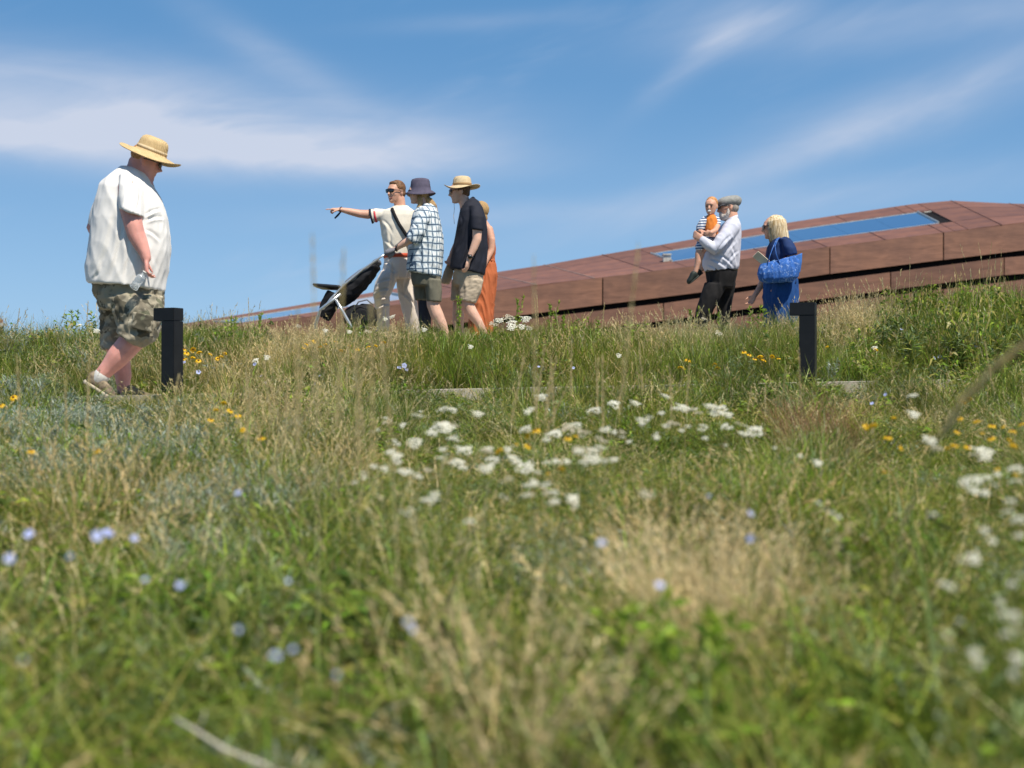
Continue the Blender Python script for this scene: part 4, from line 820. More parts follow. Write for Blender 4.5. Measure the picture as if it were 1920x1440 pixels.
sunglasses(K, hc, Mh, .93)
shoe(K, K.p(1458, 660, -.08), K.p(1425, 664, -.08), (0, 0, 1), M['shoe_dark'], M['shoe_sole'], .9); shoe(K, K.p(1486, 658, .08), K.p(1453, 662, .08), (0, 0, 1), M['shoe_dark'], M['shoe_sole'], .9)
g = Geo(); g.tube([K.p(1452, 488.5, -.29), K.p(1450, 489, -.33), K.p(1449, 499, -.33), K.p(1450.5, 500.5, -.29)], .009, 8); K.raw('bracelet', g, M['blue_strap'])
ph = empty('phone', K.p(1426, 484, -.33), 'pale phone held by the blonde woman in blue', 'phone')
g = Geo(); Mp = frame(K.p(1416, 477, -.34) - K.p(1434, 492, -.32), (.3, .8, .3)); g.box(K.p(1427, 485, -.33), (.072, .038, .006), Mp); g.obj('phone_body', M['phone'], ph)
g = Geo(); g.box(K.p(1427, 485, -.33) + Mp.col[2] * .0068, (.066, .033, .0006), Mp); g.obj('screen', M['lens'], ph)
tb = empty('tote_bag', at(1462, 530, 13.66), 'blue and white patterned tote bag under the blonde woman’s arm'.replace('’', "'"), 'tote bag')
Q = Person.__new__(Person); Q.Y = 13.66; Q.k = 13.66 / F; Q.root = tb
g = Geo(); Q.silh(g, [(1426, 496, 1500, 478, .05), (1423, 504, 1501, 490, .075), (1421, 514, 1499, 505, .085), (1424, 524, 1495, 520, .08), (1432, 530, 1486, 528, .055)], 30, 3.0); Q.add('bag_body', g, M['tote'], .008, 2, [(.007, .05, (.2, 0, 1), 3, 1)])
g = Geo(); Q.silh(g, [(1486, 482, 1504, 474, .045), (1488, 496, 1503, 492, .05), (1487, 512, 1500, 512, .04)], 16, 3.0); Q.add('bag_side', g, mat('plain_blue_fabric', (.05, .17, .50), rough=.9, bump=.3), .008, 2)
g = Geo(); g.tube([Q.p(1438, 498, -.06), Q.p(1444, 478, -.05), Q.p(1450, 462, .03), Q.p(1456, 449, .12), Q.p(1462, 446, .22)], .014, 8, flat=.3, up=(0, 1, 0)); Q.raw('handle', g, M['tote'])
g = Geo(); g.tube([Q.p(1462, 496, -.07), Q.p(1455, 476, -.055), Q.p(1453, 462, .03), Q.p(1458, 450, .12), Q.p(1463, 447, .22)], .014, 8, flat=.3, up=(0, 1, 0)); Q.raw('handle', g, M['tote'])

# ---------------------------------------------------------------- stroller
SY = 14.0; sroot = empty('stroller', at(670, 668, SY), 'black stroller with silver tube frame and grey hood pushed along upper path', 'stroller')
Z = Person.__new__(Person); Z.Y = SY; Z.k = SY / F; Z.root = sroot
for dy in (-.24, .24):
    g = Geo(); g.tube([Z.p(722, 477, dy), Z.p(712, 483, dy), Z.p(680, 505, dy), Z.p(645, 534, dy), Z.p(620, 560, dy), Z.p(606, 580, dy)], .010, 10); Z.raw('frame_tube', g, M['silver'])
    g = Geo(); g.tube([Z.p(639, 551, dy - .02), Z.p(618, 567, dy - .02), Z.p(600, 581, dy - .02), Z.p(592, 610, dy * .8), Z.p(590, 645, dy * .6)], .0155, 10); Z.raw('front_leg', g, M['silver'])
    g = Geo(); g.tube([Z.p(630, 562, dy - .02), Z.p(642, 583, dy - .02), Z.p(655, 606, dy - .02), Z.p(676, 643, dy - .02)], .0155, 10); Z.raw('rear_leg', g, M['silver'])
    for (wx, wy, wr, nm) in ((590, 650, .09, 'front_wheel'), (685, 642, .145, 'rear_wheel')):
        c = Z.p(wx, wy, dy * (.6 if wx < 600 else 1.15)); g = Geo(); R = []
        for i in range(32):
            t = 2 * math.pi * i / 32; R.append([tuple(c + Vector(((wr + .018 * math.cos(q)) * math.cos(t), .018 * math.sin(q), (wr + .018 * math.cos(q)) * math.sin(t)))) for q in [2 * math.pi * k / 8 for k in range(8)]])
        R.append(R[0]); g.rings(R, False); wh = Z.raw(nm, g, M['black_plastic'])
        g = Geo(); g.tube([c + Vector((0, -.02, 0)), c + Vector((0, .02, 0))], .025, 12)
        for k in range(6):
            t = math.pi * k / 3; g.tube([c, c + Vector((wr * math.cos(t), 0, wr * math.sin(t)))], .006, 5)
        g.obj('rim', M['silver'], wh, True)
g = Geo(); g.tube([Z.p(742, 467, -.20), Z.p(735, 470, -.235), Z.p(722, 477, -.24)], .017, 10); g.tube([Z.p(742, 467, .20), Z.p(735, 470, .235), Z.p(722, 477, .24)], .017, 10); g.tube([Z.p(742, 467, -.20), Z.p(742, 467, .20)], .017, 10); Z.raw('handlebar', g, M['grey_fabric'])
g = Geo(); Z.silh(g, [(721, 470, 730, 486, .07, -.16), (730, 466, 738, 480, .06, -.16), (738, 464, 741, 474, .04, -.16)], 14, 3); Z.add('handle_pouch', g, M['grey_fabric'], .008, 2)
g = Geo(); Z.silh(g, [(705, 492, 709, 503, .19), (692, 501, 702, 514, .205), (675, 513, 689, 532, .215), (660, 525, 674, 549, .22), (646, 536, 658, 564, .22), (638, 547, 646, 572, .20), (628, 556, 634, 572, .15)], 24, 3.2); Z.add('seat', g, M['black_fabric'], .010, 2, [(.012, .10, (1, 0, .8), 2.5, 1), (.006, .05, (1, 0, .6), 2, 3)])
g = Geo(); Z.silh(g, [(710, 486, 713, 493, .20), (695, 497, 699, 506, .215), (678, 508, 684, 519, .225), (662, 520, 668, 533, .225), (650, 530, 655, 538, .215)], 24, 3.2); Z.add('hood', g, M['grey_fabric'], .010, 2, [(.007, .07, (1, 0, .8), 2, 2)])
g = Geo(); Z.silh(g, [(591, 532.5, 591, 538.5, .19), (602, 533, 602, 542, .2), (615, 534, 615, 542.5, .2), (640, 536, 640, 544, .2)], 20, 3.6); Z.add('bumper_tray', g, M['black_plastic'], .009, 1)
g = Geo(); Z.silh(g, [(616, 545, 640, 556, .17), (608, 558, 634, 572, .17), (602, 572, 624, 590, .16), (598, 590, 616, 602, .15)], 20, 3); Z.add('leg_rest', g, M['black_fabric'], .010, 2, [(.006, .06, (1, 0, .8), 2, 2)])
g = Geo(); Z.silh(g, [(650, 582, 650, 612, .17), (662, 575, 662, 618, .2), (678, 571, 678, 620, .21), (694, 573, 694, 618, .2), (703, 580, 703, 608, .16)], 22, 2.8); Z.add('storage_basket', g, M['black_fabric'], .011, 2, [(.014, .09, (1, 0, .2), 1.6, 2)])
g = Geo(); g.tube([Z.p(664, 580, -.21), Z.p(672, 566, -.225), Z.p(688, 562, -.225), Z.p(700, 572, -.21)], .008, 6); Z.raw('basket_strap', g, M['grey_fabric'])

# ================================================================ vegetation
leaf = leafmat('meadow_leaf', tint=True); leafp = leafmat('plant_leaf', transl=.3); petal = leafmat('petal', transl=.35)
def pmesh(name, V, Q, Cc, m):
    me = bpy.data.meshes.new(name); V = np.asarray(V, dtype=np.float32).reshape(-1, 3); Q = np.asarray(Q, dtype=np.int32).reshape(-1, 4); nv, nq = len(V), len(Q)
    me.vertices.add(nv); me.vertices.foreach_set('co', V.ravel()); me.loops.add(nq * 4); me.loops.foreach_set('vertex_index', Q.ravel())
    me.polygons.add(nq); me.polygons.foreach_set('loop_start', np.arange(nq) * 4); me.polygons.foreach_set('loop_total', np.full(nq, 4)); me.update(calc_edges=True)
    a = me.attributes.new('Col', 'FLOAT_COLOR', 'POINT'); c4 = np.ones((nv, 4), dtype=np.float32); c4[:, :3] = np.asarray(Cc, dtype=np.float32).reshape(-1, 3); a.data.foreach_set('color', c4.ravel())
    me.materials.append(m); me.polygons.foreach_set('use_smooth', [True] * nq); return me
class PB:
    """plant builder: strips and diamonds with per-plant-part colour"""
    def __init__(s, seed): s.r = np.random.default_rng(seed); s.V = []; s.Q = []; s.C = []; s.n = 0
    def raw(s, V, Q, Cc):
        s.V.append(V.reshape(-1, 3)); s.Q.append(Q.reshape(-1, 4) + s.n); s.C.append(Cc.reshape(-1, 3)); s.n += len(s.V[-1])
    def blades(s, n, R, h, w, lean, curve, cols, seg=4, base=None, az=None, taper=1.0, z0=0.0):
        r = s.r; ph = r.uniform(0, 2 * np.pi, n) if az is None else az + r.normal(0, .5, n)
        if base is None:
            rr = R * np.sqrt(r.uniform(0, 1, n)); pa = r.uniform(0, 2 * np.pi, n); base = np.stack([rr * np.cos(pa), rr * np.sin(pa), np.full(n, z0)], 1)
        H = r.uniform(h[0], h[1], n); Wd = r.uniform(w[0], w[1], n); Ln = r.uniform(lean[0], lean[1], n); Cv = r.uniform(curve[0], curve[1], n)
        fa = ph + np.pi / 2 + r.normal(0, .7, n); t = np.linspace(0, 1, seg + 1)[None, :]
        off = H[:, None] * (Ln[:, None] * t + Cv[:, None] * t ** 2.2); z = H[:, None] * (t - .45 * Cv[:, None] * t ** 2.6) / (1 + .3 * Ln[:, None])
        ctr = np.stack([base[:, 0:1] + off * np.cos(ph)[:, None], base[:, 1:2] + off * np.sin(ph)[:, None], base[:, 2:3] + z], 2)
        wd = Wd[:, None] * np.clip(1 - taper * t ** 1.6, .06, 1) * (0.75 + .25 * np.sin(np.pi * t)); side = np.stack([np.cos(fa), np.sin(fa), np.zeros(n)], 1)[:, None, :] * wd[:, :, None] * .5
        V = np.stack([ctr - side, ctr + side], 2); i = np.arange(seg); q0 = np.stack([2 * i, 2 * i + 1, 2 * i + 3, 2 * i + 2], 1)
        Q = q0[None] + (np.arange(n) * (seg + 1) * 2)[:, None, None]
        cols = np.array(cols); k = r.integers(0, len(cols), n); c = cols[k] * r.uniform(.8, 1.2, (n, 1)); Cc = np.repeat(c, (seg + 1) * 2, 0); s.raw(V, Q, Cc); return ctr
    def leaves(s, pos, L, Wd, cols, droop=.3, upb=.3):
        """small pointed leaves (2 quads) at the points pos"""
        r = s.r; n = len(pos); a = r.uniform(0, 2 * np.pi, n); el = r.normal(upb, .5, n); d = np.stack([np.cos(a) * np.cos(el), np.sin(a) * np.cos(el), np.sin(el)], 1)
        sd = np.cross(d, r.normal(0, 1, (n, 3))); sd /= np.linalg.norm(sd, axis=1, keepdims=True) + 1e-9; l = r.uniform(L[0], L[1], n)[:, None]; w = r.uniform(Wd[0], Wd[1], n)[:, None]
        p0 = pos; p1 = pos + d * l * .5; p2 = pos + d * l - np.array([0, 0, 1]) * l * droop
        V = np.stack([p0 - sd * w * .12, p0 + sd * w * .12, p1 + sd * w * .5, p1 - sd * w * .5, p2 + sd * w * .05, p2 - sd * w * .05], 1)
        Q = np.array([[0, 1, 2, 3], [3, 2, 4, 5]])[None] + (np.arange(n) * 6)[:, None, None]
        cols = np.array(cols); c = cols[r.integers(0, len(cols), n)] * r.uniform(.8, 1.2, (n, 1)); s.raw(V, Q, np.repeat(c, 6, 0))
    def spikelets(s, tips, dirs, L, W_, cols, m=9, spread=.5):
        """a grass seed head below each tip"""
        r = s.r; n = len(tips); t = r.uniform(0, 1, (n, m)); pos = (tips[:, None, :] - dirs[:, None, :] * (t * L)[:, :, None]).reshape(-1, 3) + r.normal(0, W_, (n * m, 3)) * np.array([1, 1, .4]) * (t.reshape(-1, 1) * .8 + .2)
        d = np.repeat(dirs, m, 0) + r.normal(0, spread, (n * m, 3)); d /= np.linalg.norm(d, axis=1, keepdims=True); sd = np.cross(d, r.normal(0, 1, (n * m, 3))); sd /= np.linalg.norm(sd, axis=1, keepdims=True) + 1e-9
        l = r.uniform(.012, .024, (n * m, 1)); w = r.uniform(.0022, .0045, (n * m, 1)); V = np.stack([pos, pos + d * l * .5 + sd * w * .5, pos + d * l, pos + d * l * .5 - sd * w * .5], 1)
        Q = np.array([[0, 1, 2, 3]])[None] + (np.arange(n * m) * 4)[:, None, None]; cols = np.array(cols); c = cols[r.integers(0, len(cols), n * m)] * r.uniform(.85, 1.15, (n * m, 1)); s.raw(V, Q, np.repeat(c, 4, 0))
    def mesh(s, name, m): return pmesh(name, np.concatenate(s.V), np.concatenate(s.Q), np.concatenate(s.C), m)
GREEN = [(0.135, 0.204, 0.028), (0.203, 0.251, 0.036), (0.073, 0.128, 0.02), (0.253, 0.268, 0.048), (0.332, 0.292, 0.079), (0.104, 0.164, 0.025)]
LIME = [(0.246, 0.395, 0.034), (0.203, 0.341, 0.03), (0.32, 0.407, 0.046)]
BLUEG = [(0.199, 0.268, 0.114), (0.251, 0.308, 0.148), (0.16, 0.222, 0.091)]
STRAW = [(.60, .47, .22), (.69, .57, .29), (.50, .38, .17), (.62, .52, .30)]
SAGE = [(.33, .38, .27), (.38, .42, .33), (.25, .31, .20), (.43, .46, .37)]
RUST = [(.32, .17, .085), (.38, .23, .12), (.27, .15, .08)]
def tips(ctr):
    d = ctr[:, -1] - ctr[:, -2]; return ctr[:, -1], d / (np.linalg.norm(d, axis=1, keepdims=True) + 1e-9)
protos = []
def proto(pb, name): protos.append((name, pb.mesh(name, leaf)))
kinds = {}
def reg(kind): kinds.setdefault(kind, []).append(len(protos) - 1)
for i in range(4):                       # fine green grass
    p = PB(10 + i); p.blades(46, .10, (.18, .40), (.0034, .0070), (.02, .35), (.05, .55), GREEN); p.blades(5, .09, (.2, .34), (.003, .005), (.05, .4), (.1, .6), STRAW)
    proto(p, 'a_grass_%02d' % i); reg('green')
for i in range(3):                       # lush broad green blades
    p = PB(30 + i); p.blades(34, .09, (.2, .42), (.005, .0115), (.05, .4), (.15, .8), GREEN + LIME); proto(p, 'b_grass_%02d' % i); reg('lush')
for i in range(4):                       # straw blades and seed heads over green
    p = PB(50 + i); p.blades(28, .09, (.14, .34), (.003, .006), (.03, .4), (.05, .6), GREEN); p.blades(13, .09, (.18, .38), (.0028, .0055), (.03, .4), (.05, .6), STRAW)
    c = p.blades(4, .08, (.28, .42), (.0018, .0030), (.02, .30), (.02, .35), STRAW, taper=.5); tp, dr = tips(c); p.spikelets(tp, dr, .08, .003, STRAW, 16, .25)
    proto(p, 'c_grass_%02d' % i); reg('straw')
for i in range(3):                       # leafy forbs
    p = PB(70 + i); c = p.blades(8, .05, (.16, .34), (.003, .005), (.05, .5), (.0, .3), GREEN, taper=.5)
    pos = np.concatenate([c[:, j] + (c[:, j + 1] - c[:, j]) * f for j in range(4) for f in (0, .25, .5, .75)]); p.leaves(pos, (.035, .075), (.010, .020), GREEN + LIME); p.leaves(pos, (.03, .055), (.008, .016), GREEN + LIME)
    proto(p, 'd_forb_%02d' % i); reg('forb')
for i in range(3):                       # feathery fine forbs (yarrow foliage)
    p = PB(80 + i); c = p.blades(12, .07, (.10, .26), (.002, .004), (.1, .8), (.1, .5), BLUEG, taper=.5)
    pos = np.concatenate([c[:, j] + (c[:, j + 1] - c[:, j]) * f for j in range(4) for f in (0, .25, .5, .75)]); p.leaves(pos, (.022, .05), (.0035, .008), GREEN + BLUEG, 0, .3); p.leaves(pos, (.022, .05), (.0035, .008), BLUEG, 0, .3)
    proto(p, 'e_forb_%02d' % i); reg('feather')
for i in range(2):                       # silvery sage-like foliage
    p = PB(90 + i); c = p.blades(16, .08, (.12, .28), (.003, .005), (.1, .5), (.0, .3), SAGE, taper=.4)
    pos = np.concatenate([c[:, j] + (c[:, j + 1] - c[:, j]) * f for j in range(1, 4) for f in (0, .2, .4, .6, .8)]); p.leaves(pos, (.02, .045), (.005, .011), SAGE, 0, .8); p.leaves(pos, (.02, .045), (.005, .011), SAGE, 0, .8)
    proto(p, 'f_sage_%02d' % i); reg('sage')
for i in range(2):                       # rusty dry tufts
    p = PB(100 + i); p.blades(60, .07, (.14, .34), (.0022, .0042), (.05, .6), (.1, .6), RUST + STRAW[:1]); proto(p, 'g_dry_%02d' % i); reg('rust')
for i in range(3):                       # fine straw stems only
    p = PB(110 + i); c = p.blades(7, .10, (.34, .52), (.0018, .0028), (.02, .25), (.0, .3), STRAW, taper=.5); tp, dr = tips(c); p.spikelets(tp, dr, .10, .003, STRAW, 18, .25); proto(p, 'h_stem_%02d' % i); reg('stems')
coll = bpy.data.collections.new('meadow_tufts')
for nm, me in protos: coll.objects.link(bpy.data.objects.new(nm, me))

def scatter(name, pts, rot, scl, pick, tint, label):
    n = len(pts); me = bpy.data.meshes.new(name); me.vertices.add(n); me.vertices.foreach_set('co', np.asarray(pts, dtype=np.float32).ravel())
    for nm, ty, data, key in (('rot', 'FLOAT_VECTOR', rot, 'vector'), ('scl', 'FLOAT_VECTOR', scl, 'vector'), ('pick', 'INT', pick, 'value'), ('tint', 'FLOAT_COLOR', tint, 'color')):
        a = me.attributes.new(nm, ty, 'POINT'); a.data.foreach_set(key, np.asarray(data, dtype=np.int32 if ty == 'INT' else np.float32).ravel())
    o = bpy.data.objects.new(name, me); C.objects.link(o); tag(o, label, name.replace('_', ' '), kind='stuff')
    ng = bpy.data.node_groups.new(name, 'GeometryNodeTree'); ng.interface.new_socket('Geometry', in_out='INPUT', socket_type='NodeSocketGeometry'); ng.interface.new_socket('Geometry', in_out='OUTPUT', socket_type='NodeSocketGeometry')
    N = ng.nodes.new; gi, go = N('NodeGroupInput'), N('NodeGroupOutput'); ip = N('GeometryNodeInstanceOnPoints'); ci = N('GeometryNodeCollectionInfo'); ci.inputs[0].default_value = coll; ci.inputs[1].default_value = True; ci.inputs[2].default_value = True
    def na(nm, dt): x = N('GeometryNodeInputNamedAttribute'); x.data_type = dt; x.inputs[0].default_value = nm; return x.outputs[0]
    K_ = ng.links.new; K_(gi.outputs[0], ip.inputs['Points']); K_(ci.outputs[0], ip.inputs['Instance']); ip.inputs['Pick Instance'].default_value = True
    K_(na('pick', 'INT'), ip.inputs['Instance Index']); K_(na('rot', 'FLOAT_VECTOR'), ip.inputs['Rotation']); K_(na('scl', 'FLOAT_VECTOR'), ip.inputs['Scale']); K_(ip.outputs[0], go.inputs[0])
    md = o.modifiers.new('tufts', 'NODES'); md.node_group = ng; return o

def screen(x, y, z): return 960 + x / y * F, 720 - (z - CZ) / y * F
# patches named by where they lie in the photograph: (px, py, rx, ry, kind weights)
PATCH = [
 (110, 800, 170, 70, dict(sage=5)), (430, 900, 150, 90, dict(sage=2.2, feather=1.5)), (1330, 1060, 110, 170, dict(straw=1.6, stems=.6)), (640, 1340, 70, 90, dict(sage=2.5)),
 (1540, 775, 80, 60, dict(rust=6)), (560, 760, 180, 90, dict(straw=3, stems=2)), (1050, 1000, 110, 70, dict(sage=2, straw=1.5)), (1000, 860, 230, 120, dict(feather=3, straw=1)),
 (1330, 850, 160, 60, dict(lush=3, feather=2)), (1500, 900, 200, 100, dict(lush=3)), (350, 1100, 300, 120, dict(lush=1.5, feather=2, forb=1)), (150, 1350, 300, 120, dict(lush=3)),
 (1700, 1350, 250, 120, dict(lush=4)), (1250, 1320, 160, 120, dict(lush=1.5)), (820, 1350, 160, 110, dict(lush=3)), (100, 1150, 120, 100, dict(rust=1.2, straw=1)), (1050, 1250, 130, 160, dict(straw=.8)),
 (980, 640, 170, 50, dict(lush=6)), (100, 630, 120, 50, dict(feather=4, sage=1)), (1780, 620, 140, 60, dict(forb=4, lush=3)), (1600, 610, 60, 60, dict(rust=.5, stems=3)), (520, 640, 120, 50, dict(straw=3)), (1250, 620, 110, 50, dict(straw=1.5, stems=1)),
 (1860, 1150, 110, 150, dict(feather=3, straw=1)), (700, 1060, 250, 70, dict(straw=1.2, green=1)),
]
BASEW = dict(green=2.6, lush=1.2, straw=1.15, forb=.22, feather=.9, sage=.10, rust=.05, stems=.20)
KN = list(BASEW)
pts, rot, scl, pick, tint = [], [], [], [], []
def sprinkle(y0, y1, dens, xm=.42, xa=1.3, hs=1.0, only=None):
    n = int(dens * ((xm * (y0 + y1) / 2 + xa) * 2) * (y1 - y0))
    for _ in range(n):
        y = random.uniform(y0, y1); x = random.uniform(-1, 1) * (xm * y + xa)
        if 9.36 < y < 11.06 or 13.42 < y < 15.78: continue
        z = ground_z(x, y); u, v = screen(x, y, z + .22); w = dict(BASEW)
        nz = noise.noise((x * 1.1, y * 1.1, 0)); n2 = noise.noise((x * .7 + 9, y * .7, 4)); w['straw'] *= math.exp(2.6 * nz); w['stems'] *= math.exp(2.2 * nz); w['lush'] *= math.exp(-2.4 * nz); w['feather'] *= math.exp(2.2 * n2)
        if v > 1120: w['straw'] *= .45; w['stems'] *= .3; w['forb'] *= 1.6; w['lush'] *= 1.4
        for (a, b, c, d, add_) in PATCH:
            q = ((u - a) / c) ** 2 + ((v - b) / d) ** 2
            if q < 4:
                e = math.exp(-q * 1.2)
                for k_, am in add_.items(): w[k_] += am * e * 1.6
        kd = only or random.choices(KN, [w[k_] for k_ in KN])[0]
        if y < 9.3 and random.random() < (.30 if y < 5.2 else .08) + .55 * max(0, noise.noise((x * 2.6, y * 2.6, 44))): continue
        h = hs * random.uniform(.75, 1.2)
        h *= .92 + .36 * noise.noise((x * 3.1, y * 3.1, 21)) + .2 * noise.noise((x * 1.2, y * 1.2, 31))
        if 7.2 < y < 9.4:
            win = max(math.exp(-((u - c_) / w_) ** 4) for c_, w_ in ((215, 52), (275, 26), (850, 60), (1440, 22), (1600, 30)))
            h *= max(.98 - .5 * win, 1 - (y - 7.2) * (.04 + .18 * win)) * (.85 if kd in ('straw', 'stems') else 1)
        if 11 < y < 13.5:
            h *= 1.0 + .55 * max(0, min(1, (x - 2.6) / 1.1)) * (u > 1560)
            if kd in ('straw', 'stems') and random.random() < .35: h *= .7
        if y < 9.3: h *= 1 - .60 * min(1, sum(math.exp(-(((u - a) / c) ** 2 + ((v - b) / d) ** 2) ** 2) for a, b, c, d in ((940, 865, 300, 125), (1320, 815, 140, 75), (1740, 840, 160, 80), (1860, 1010, 110, 270))))
        if y > 12.9 and y < 13.5: h *= .8
        pts.append((x, y, z - .012)); a = random.uniform(0, 6.283); ln_ = .42 * max(0, min(1, (u - 1150) / 300)) * max(0, min(1, (v - 880) / 200)); a_ = random.gauss(0, .10); rot.append((a_, random.gauss(0, .10) + .05 + ln_, a if ln_ < .1 else random.gauss(0, .6))); s_ = random.uniform(.85, 1.15) * (2.0 if y < 2.7 else 1.6 if y < 3.6 else (1.35 if y < 5.2 else 1.0))
        scl.append((s_, s_, h)); pick.append(random.choice(kinds[kd]))
        t = 1 + .45 * noise.noise((x * 2.3, y * 2.3, 7)) + random.uniform(-.13, .13); warm = .12 * noise.noise((x * .9, y * .9, 12)) + random.uniform(-.06, .06)
        tint.append((t * (1 + warm), t, t * (1 - warm), 1))
sprinkle(.75, 2.5, 190); sprinkle(2.5, 5, 190); sprinkle(5, 9.38, 185); sprinkle(11.05, 13.43, 230, hs=1.12); sprinkle(15.8, 18.5, 60, hs=.8); sprinkle(18.5, 30, 12, hs=.9)
sprinkle(-1.2, .75, 60, .1, 2.2, .55)
scatter('meadow_grass', pts, rot, scl, pick, tint, 'mixed green and straw coloured meadow grass covering the slope')

# ---- single plants one can point to
def solve(px, py, h):
    """the spot on the slope where a stem of height h puts its top at this place of the photograph"""
    best = None; rngs = [(1.3, 9.3)] if py > 730 else [(11.1, 13.35)]
    for lo, hi in rngs:
        for y in np.linspace(lo, hi, 240):
            x = (px - 960) / F * y; z = CZ + (720 - py) * y / F; e = abs(ground_z(x, y) + h - z)
            if best is None or e < best[0]: best = (e, x, y, z)
    return best[1:]
SM = {}
def stem_mesh(key, seed, col, leaves_=True, wd=.0022):
    p = PB(seed); n = 2; c = p.blades(n, .0005, (1, 1), (wd, wd * 1.2), (.0, .01), (0, .02), col, seg=5, taper=.3)
    V0 = p.V[0]; V0[:, :2] += (np.sin(V0[:, 2:3] * 4) * .008)
    if leaves_:
        t = p.r.uniform(.05, .85, 26)[:, None]; pos = np.concatenate([np.sin(t * 4) * .008, np.sin(t * 4) * .008, t], 1); p.leaves(pos, (.03, .06), (.004, .010), col + BLUEG, 0, .6)
    return p.mesh(key, leafp)
for i in range(3): SM['stem%d' % i] = stem_mesh('stem_mesh', 200 + i, GREEN, True)
def yarrow_head(seed, fade=0):
    p = PB(seed); r = p.r; n = 72; a = r.uniform(0, 6.283, n); rr = np.sqrt(r.uniform(0, 1, n)); lump = 1 + .18 * np.sin(a * 3 + seed) + .12 * np.sin(a * 5 + seed * 2)
    pos = np.stack([rr * np.cos(a) * lump, rr * np.sin(a) * lump, .30 * (1 - rr ** 2) + r.normal(0, .07, n)], 1)
    for k in range(3):
        an = r.uniform(0, 6.283, n); el = r.normal(0, .22, n); s1 = np.stack([np.cos(an) * np.cos(el), np.sin(an) * np.cos(el), np.sin(el)], 1) * .105
        s2 = np.cross(s1, np.array([0, 0, 1.])); s2 = s2 / (np.linalg.norm(s2, axis=1, keepdims=True) + 1e-9) * .105; o = pos + r.normal(0, .03, (n, 3))
        V = np.stack([o - s1, o - s2, o + s1, o + s2], 1); Q = np.array([[0, 1, 2, 3]])[None] + (np.arange(n) * 4)[:, None, None]
        base = np.array([(.86, .85, .77), (.80, .79, .69), (.74, .72, .58)]) if not fade else np.array([(.58, .52, .38), (.50, .45, .33), (.62, .58, .46)])
        p.raw(V, Q, np.repeat(base[r.integers(0, 3, n)], 4, 0))
    # pedicels fanning up from the stem top
    m = 14; a = r.uniform(0, 6.283, m); rr = r.uniform(.3, .9, m); b0 = np.zeros((m, 3)); b0[:, 2] = -.75; e = np.stack([rr * np.cos(a), rr * np.sin(a), np.full(m, .05)], 1)
    sd = np.stack([-np.sin(a), np.cos(a), np.zeros(m)], 1) * .03; V = np.stack([b0 - sd, b0 + sd, e + sd, e - sd], 1); Q = np.array([[0, 1, 2, 3]])[None] + (np.arange(m) * 4)[:, None, None]
    p.raw(V, Q, np.repeat(np.array([(.14, .18, .08)]), m * 4, 0)); return p.mesh('yarrow_head', petal)
for i in range(4): SM['yarrow%d' % i] = yarrow_head(300 + i, i == 3)
def ray_head(seed):
    p = PB(seed); r = p.r; n = 11; a = np.arange(n) / n * 6.283 + r.normal(0, .08, n); dz = -.35 + r.normal(0, .1, n)
    d = np.stack([np.cos(a), np.sin(a), np.zeros(n)], 1); sd = np.stack([-np.sin(a), np.cos(a), np.zeros(n)], 1); z = np.array([0, 0, 1.])
    V = np.stack([d * .22 - sd * .1, d * .22 + sd * .1, d * .7 + sd * .24 + z * .05, d * .7 - sd * .24 + z * .05, d + sd * .12 + z * dz[:, None], d - sd * .12 + z * dz[:, None]], 1)
    Q = np.array([[0, 1, 2, 3], [3, 2, 4, 5]])[None] + (np.arange(n) * 6)[:, None, None]; c = np.array([(.80, .47, .012), (.82, .52, .02)])[r.integers(0, 2, n)]; p.raw(V, Q, np.repeat(c, 6, 0)); return p.mesh('ray_petals', petal)
def disc_head():
    g = Geo(); g.ball((0, 0, .08), (.30, .30, .30), n=12, m=8); me = bpy.data.meshes.new('flower_disc'); me.from_pydata(g.v, [], g.f); me.update(); me.materials.append(mat('brown_disc', (.16, .06, .015), rough=.9, bump=.5)); return me
def flax_head(seed):
    p = PB(seed); r = p.r; n = 5; a = np.arange(n) / n * 6.283 + r.normal(0, .06, n); d = np.stack([np.cos(a), np.sin(a), np.zeros(n)], 1); sd = np.stack([-np.sin(a), np.cos(a), np.zeros(n)], 1); z = np.array([0, 0, 1.])
    V = np.stack([d * .05 - sd * .05, d * .05 + sd * .05, d * .65 + sd * .50 + z * .22, d * .65 - sd * .50 + z * .22, d * 1.0 + sd * .28 + z * .25, d * 1.0 - sd * .28 + z * .25], 1)
    Q = np.array([[0, 1, 2, 3], [3, 2, 4, 5]])[None] + (np.arange(n) * 6)[:, None, None]; c = np.tile(np.array([[(.42, .46, .78)] * 2 + [(.50, .56, .90)] * 4]), (n, 1, 1)); p.raw(V, Q, c); return p.mesh('flax_petals', petal)
SM['ray0'], SM['ray1'], SM['disc'] = ray_head(320), ray_head(321), disc_head(); SM['flax0'], SM['flax1'] = flax_head(330), flax_head(331)
def child(nm, me, par, loc, sc, rt=(0, 0, 0)):
    o = bpy.data.objects.new(nm, me); C.objects.link(o); o.parent = par; o.location = loc; o.scale = sc; o.rotation_euler = rt; return o
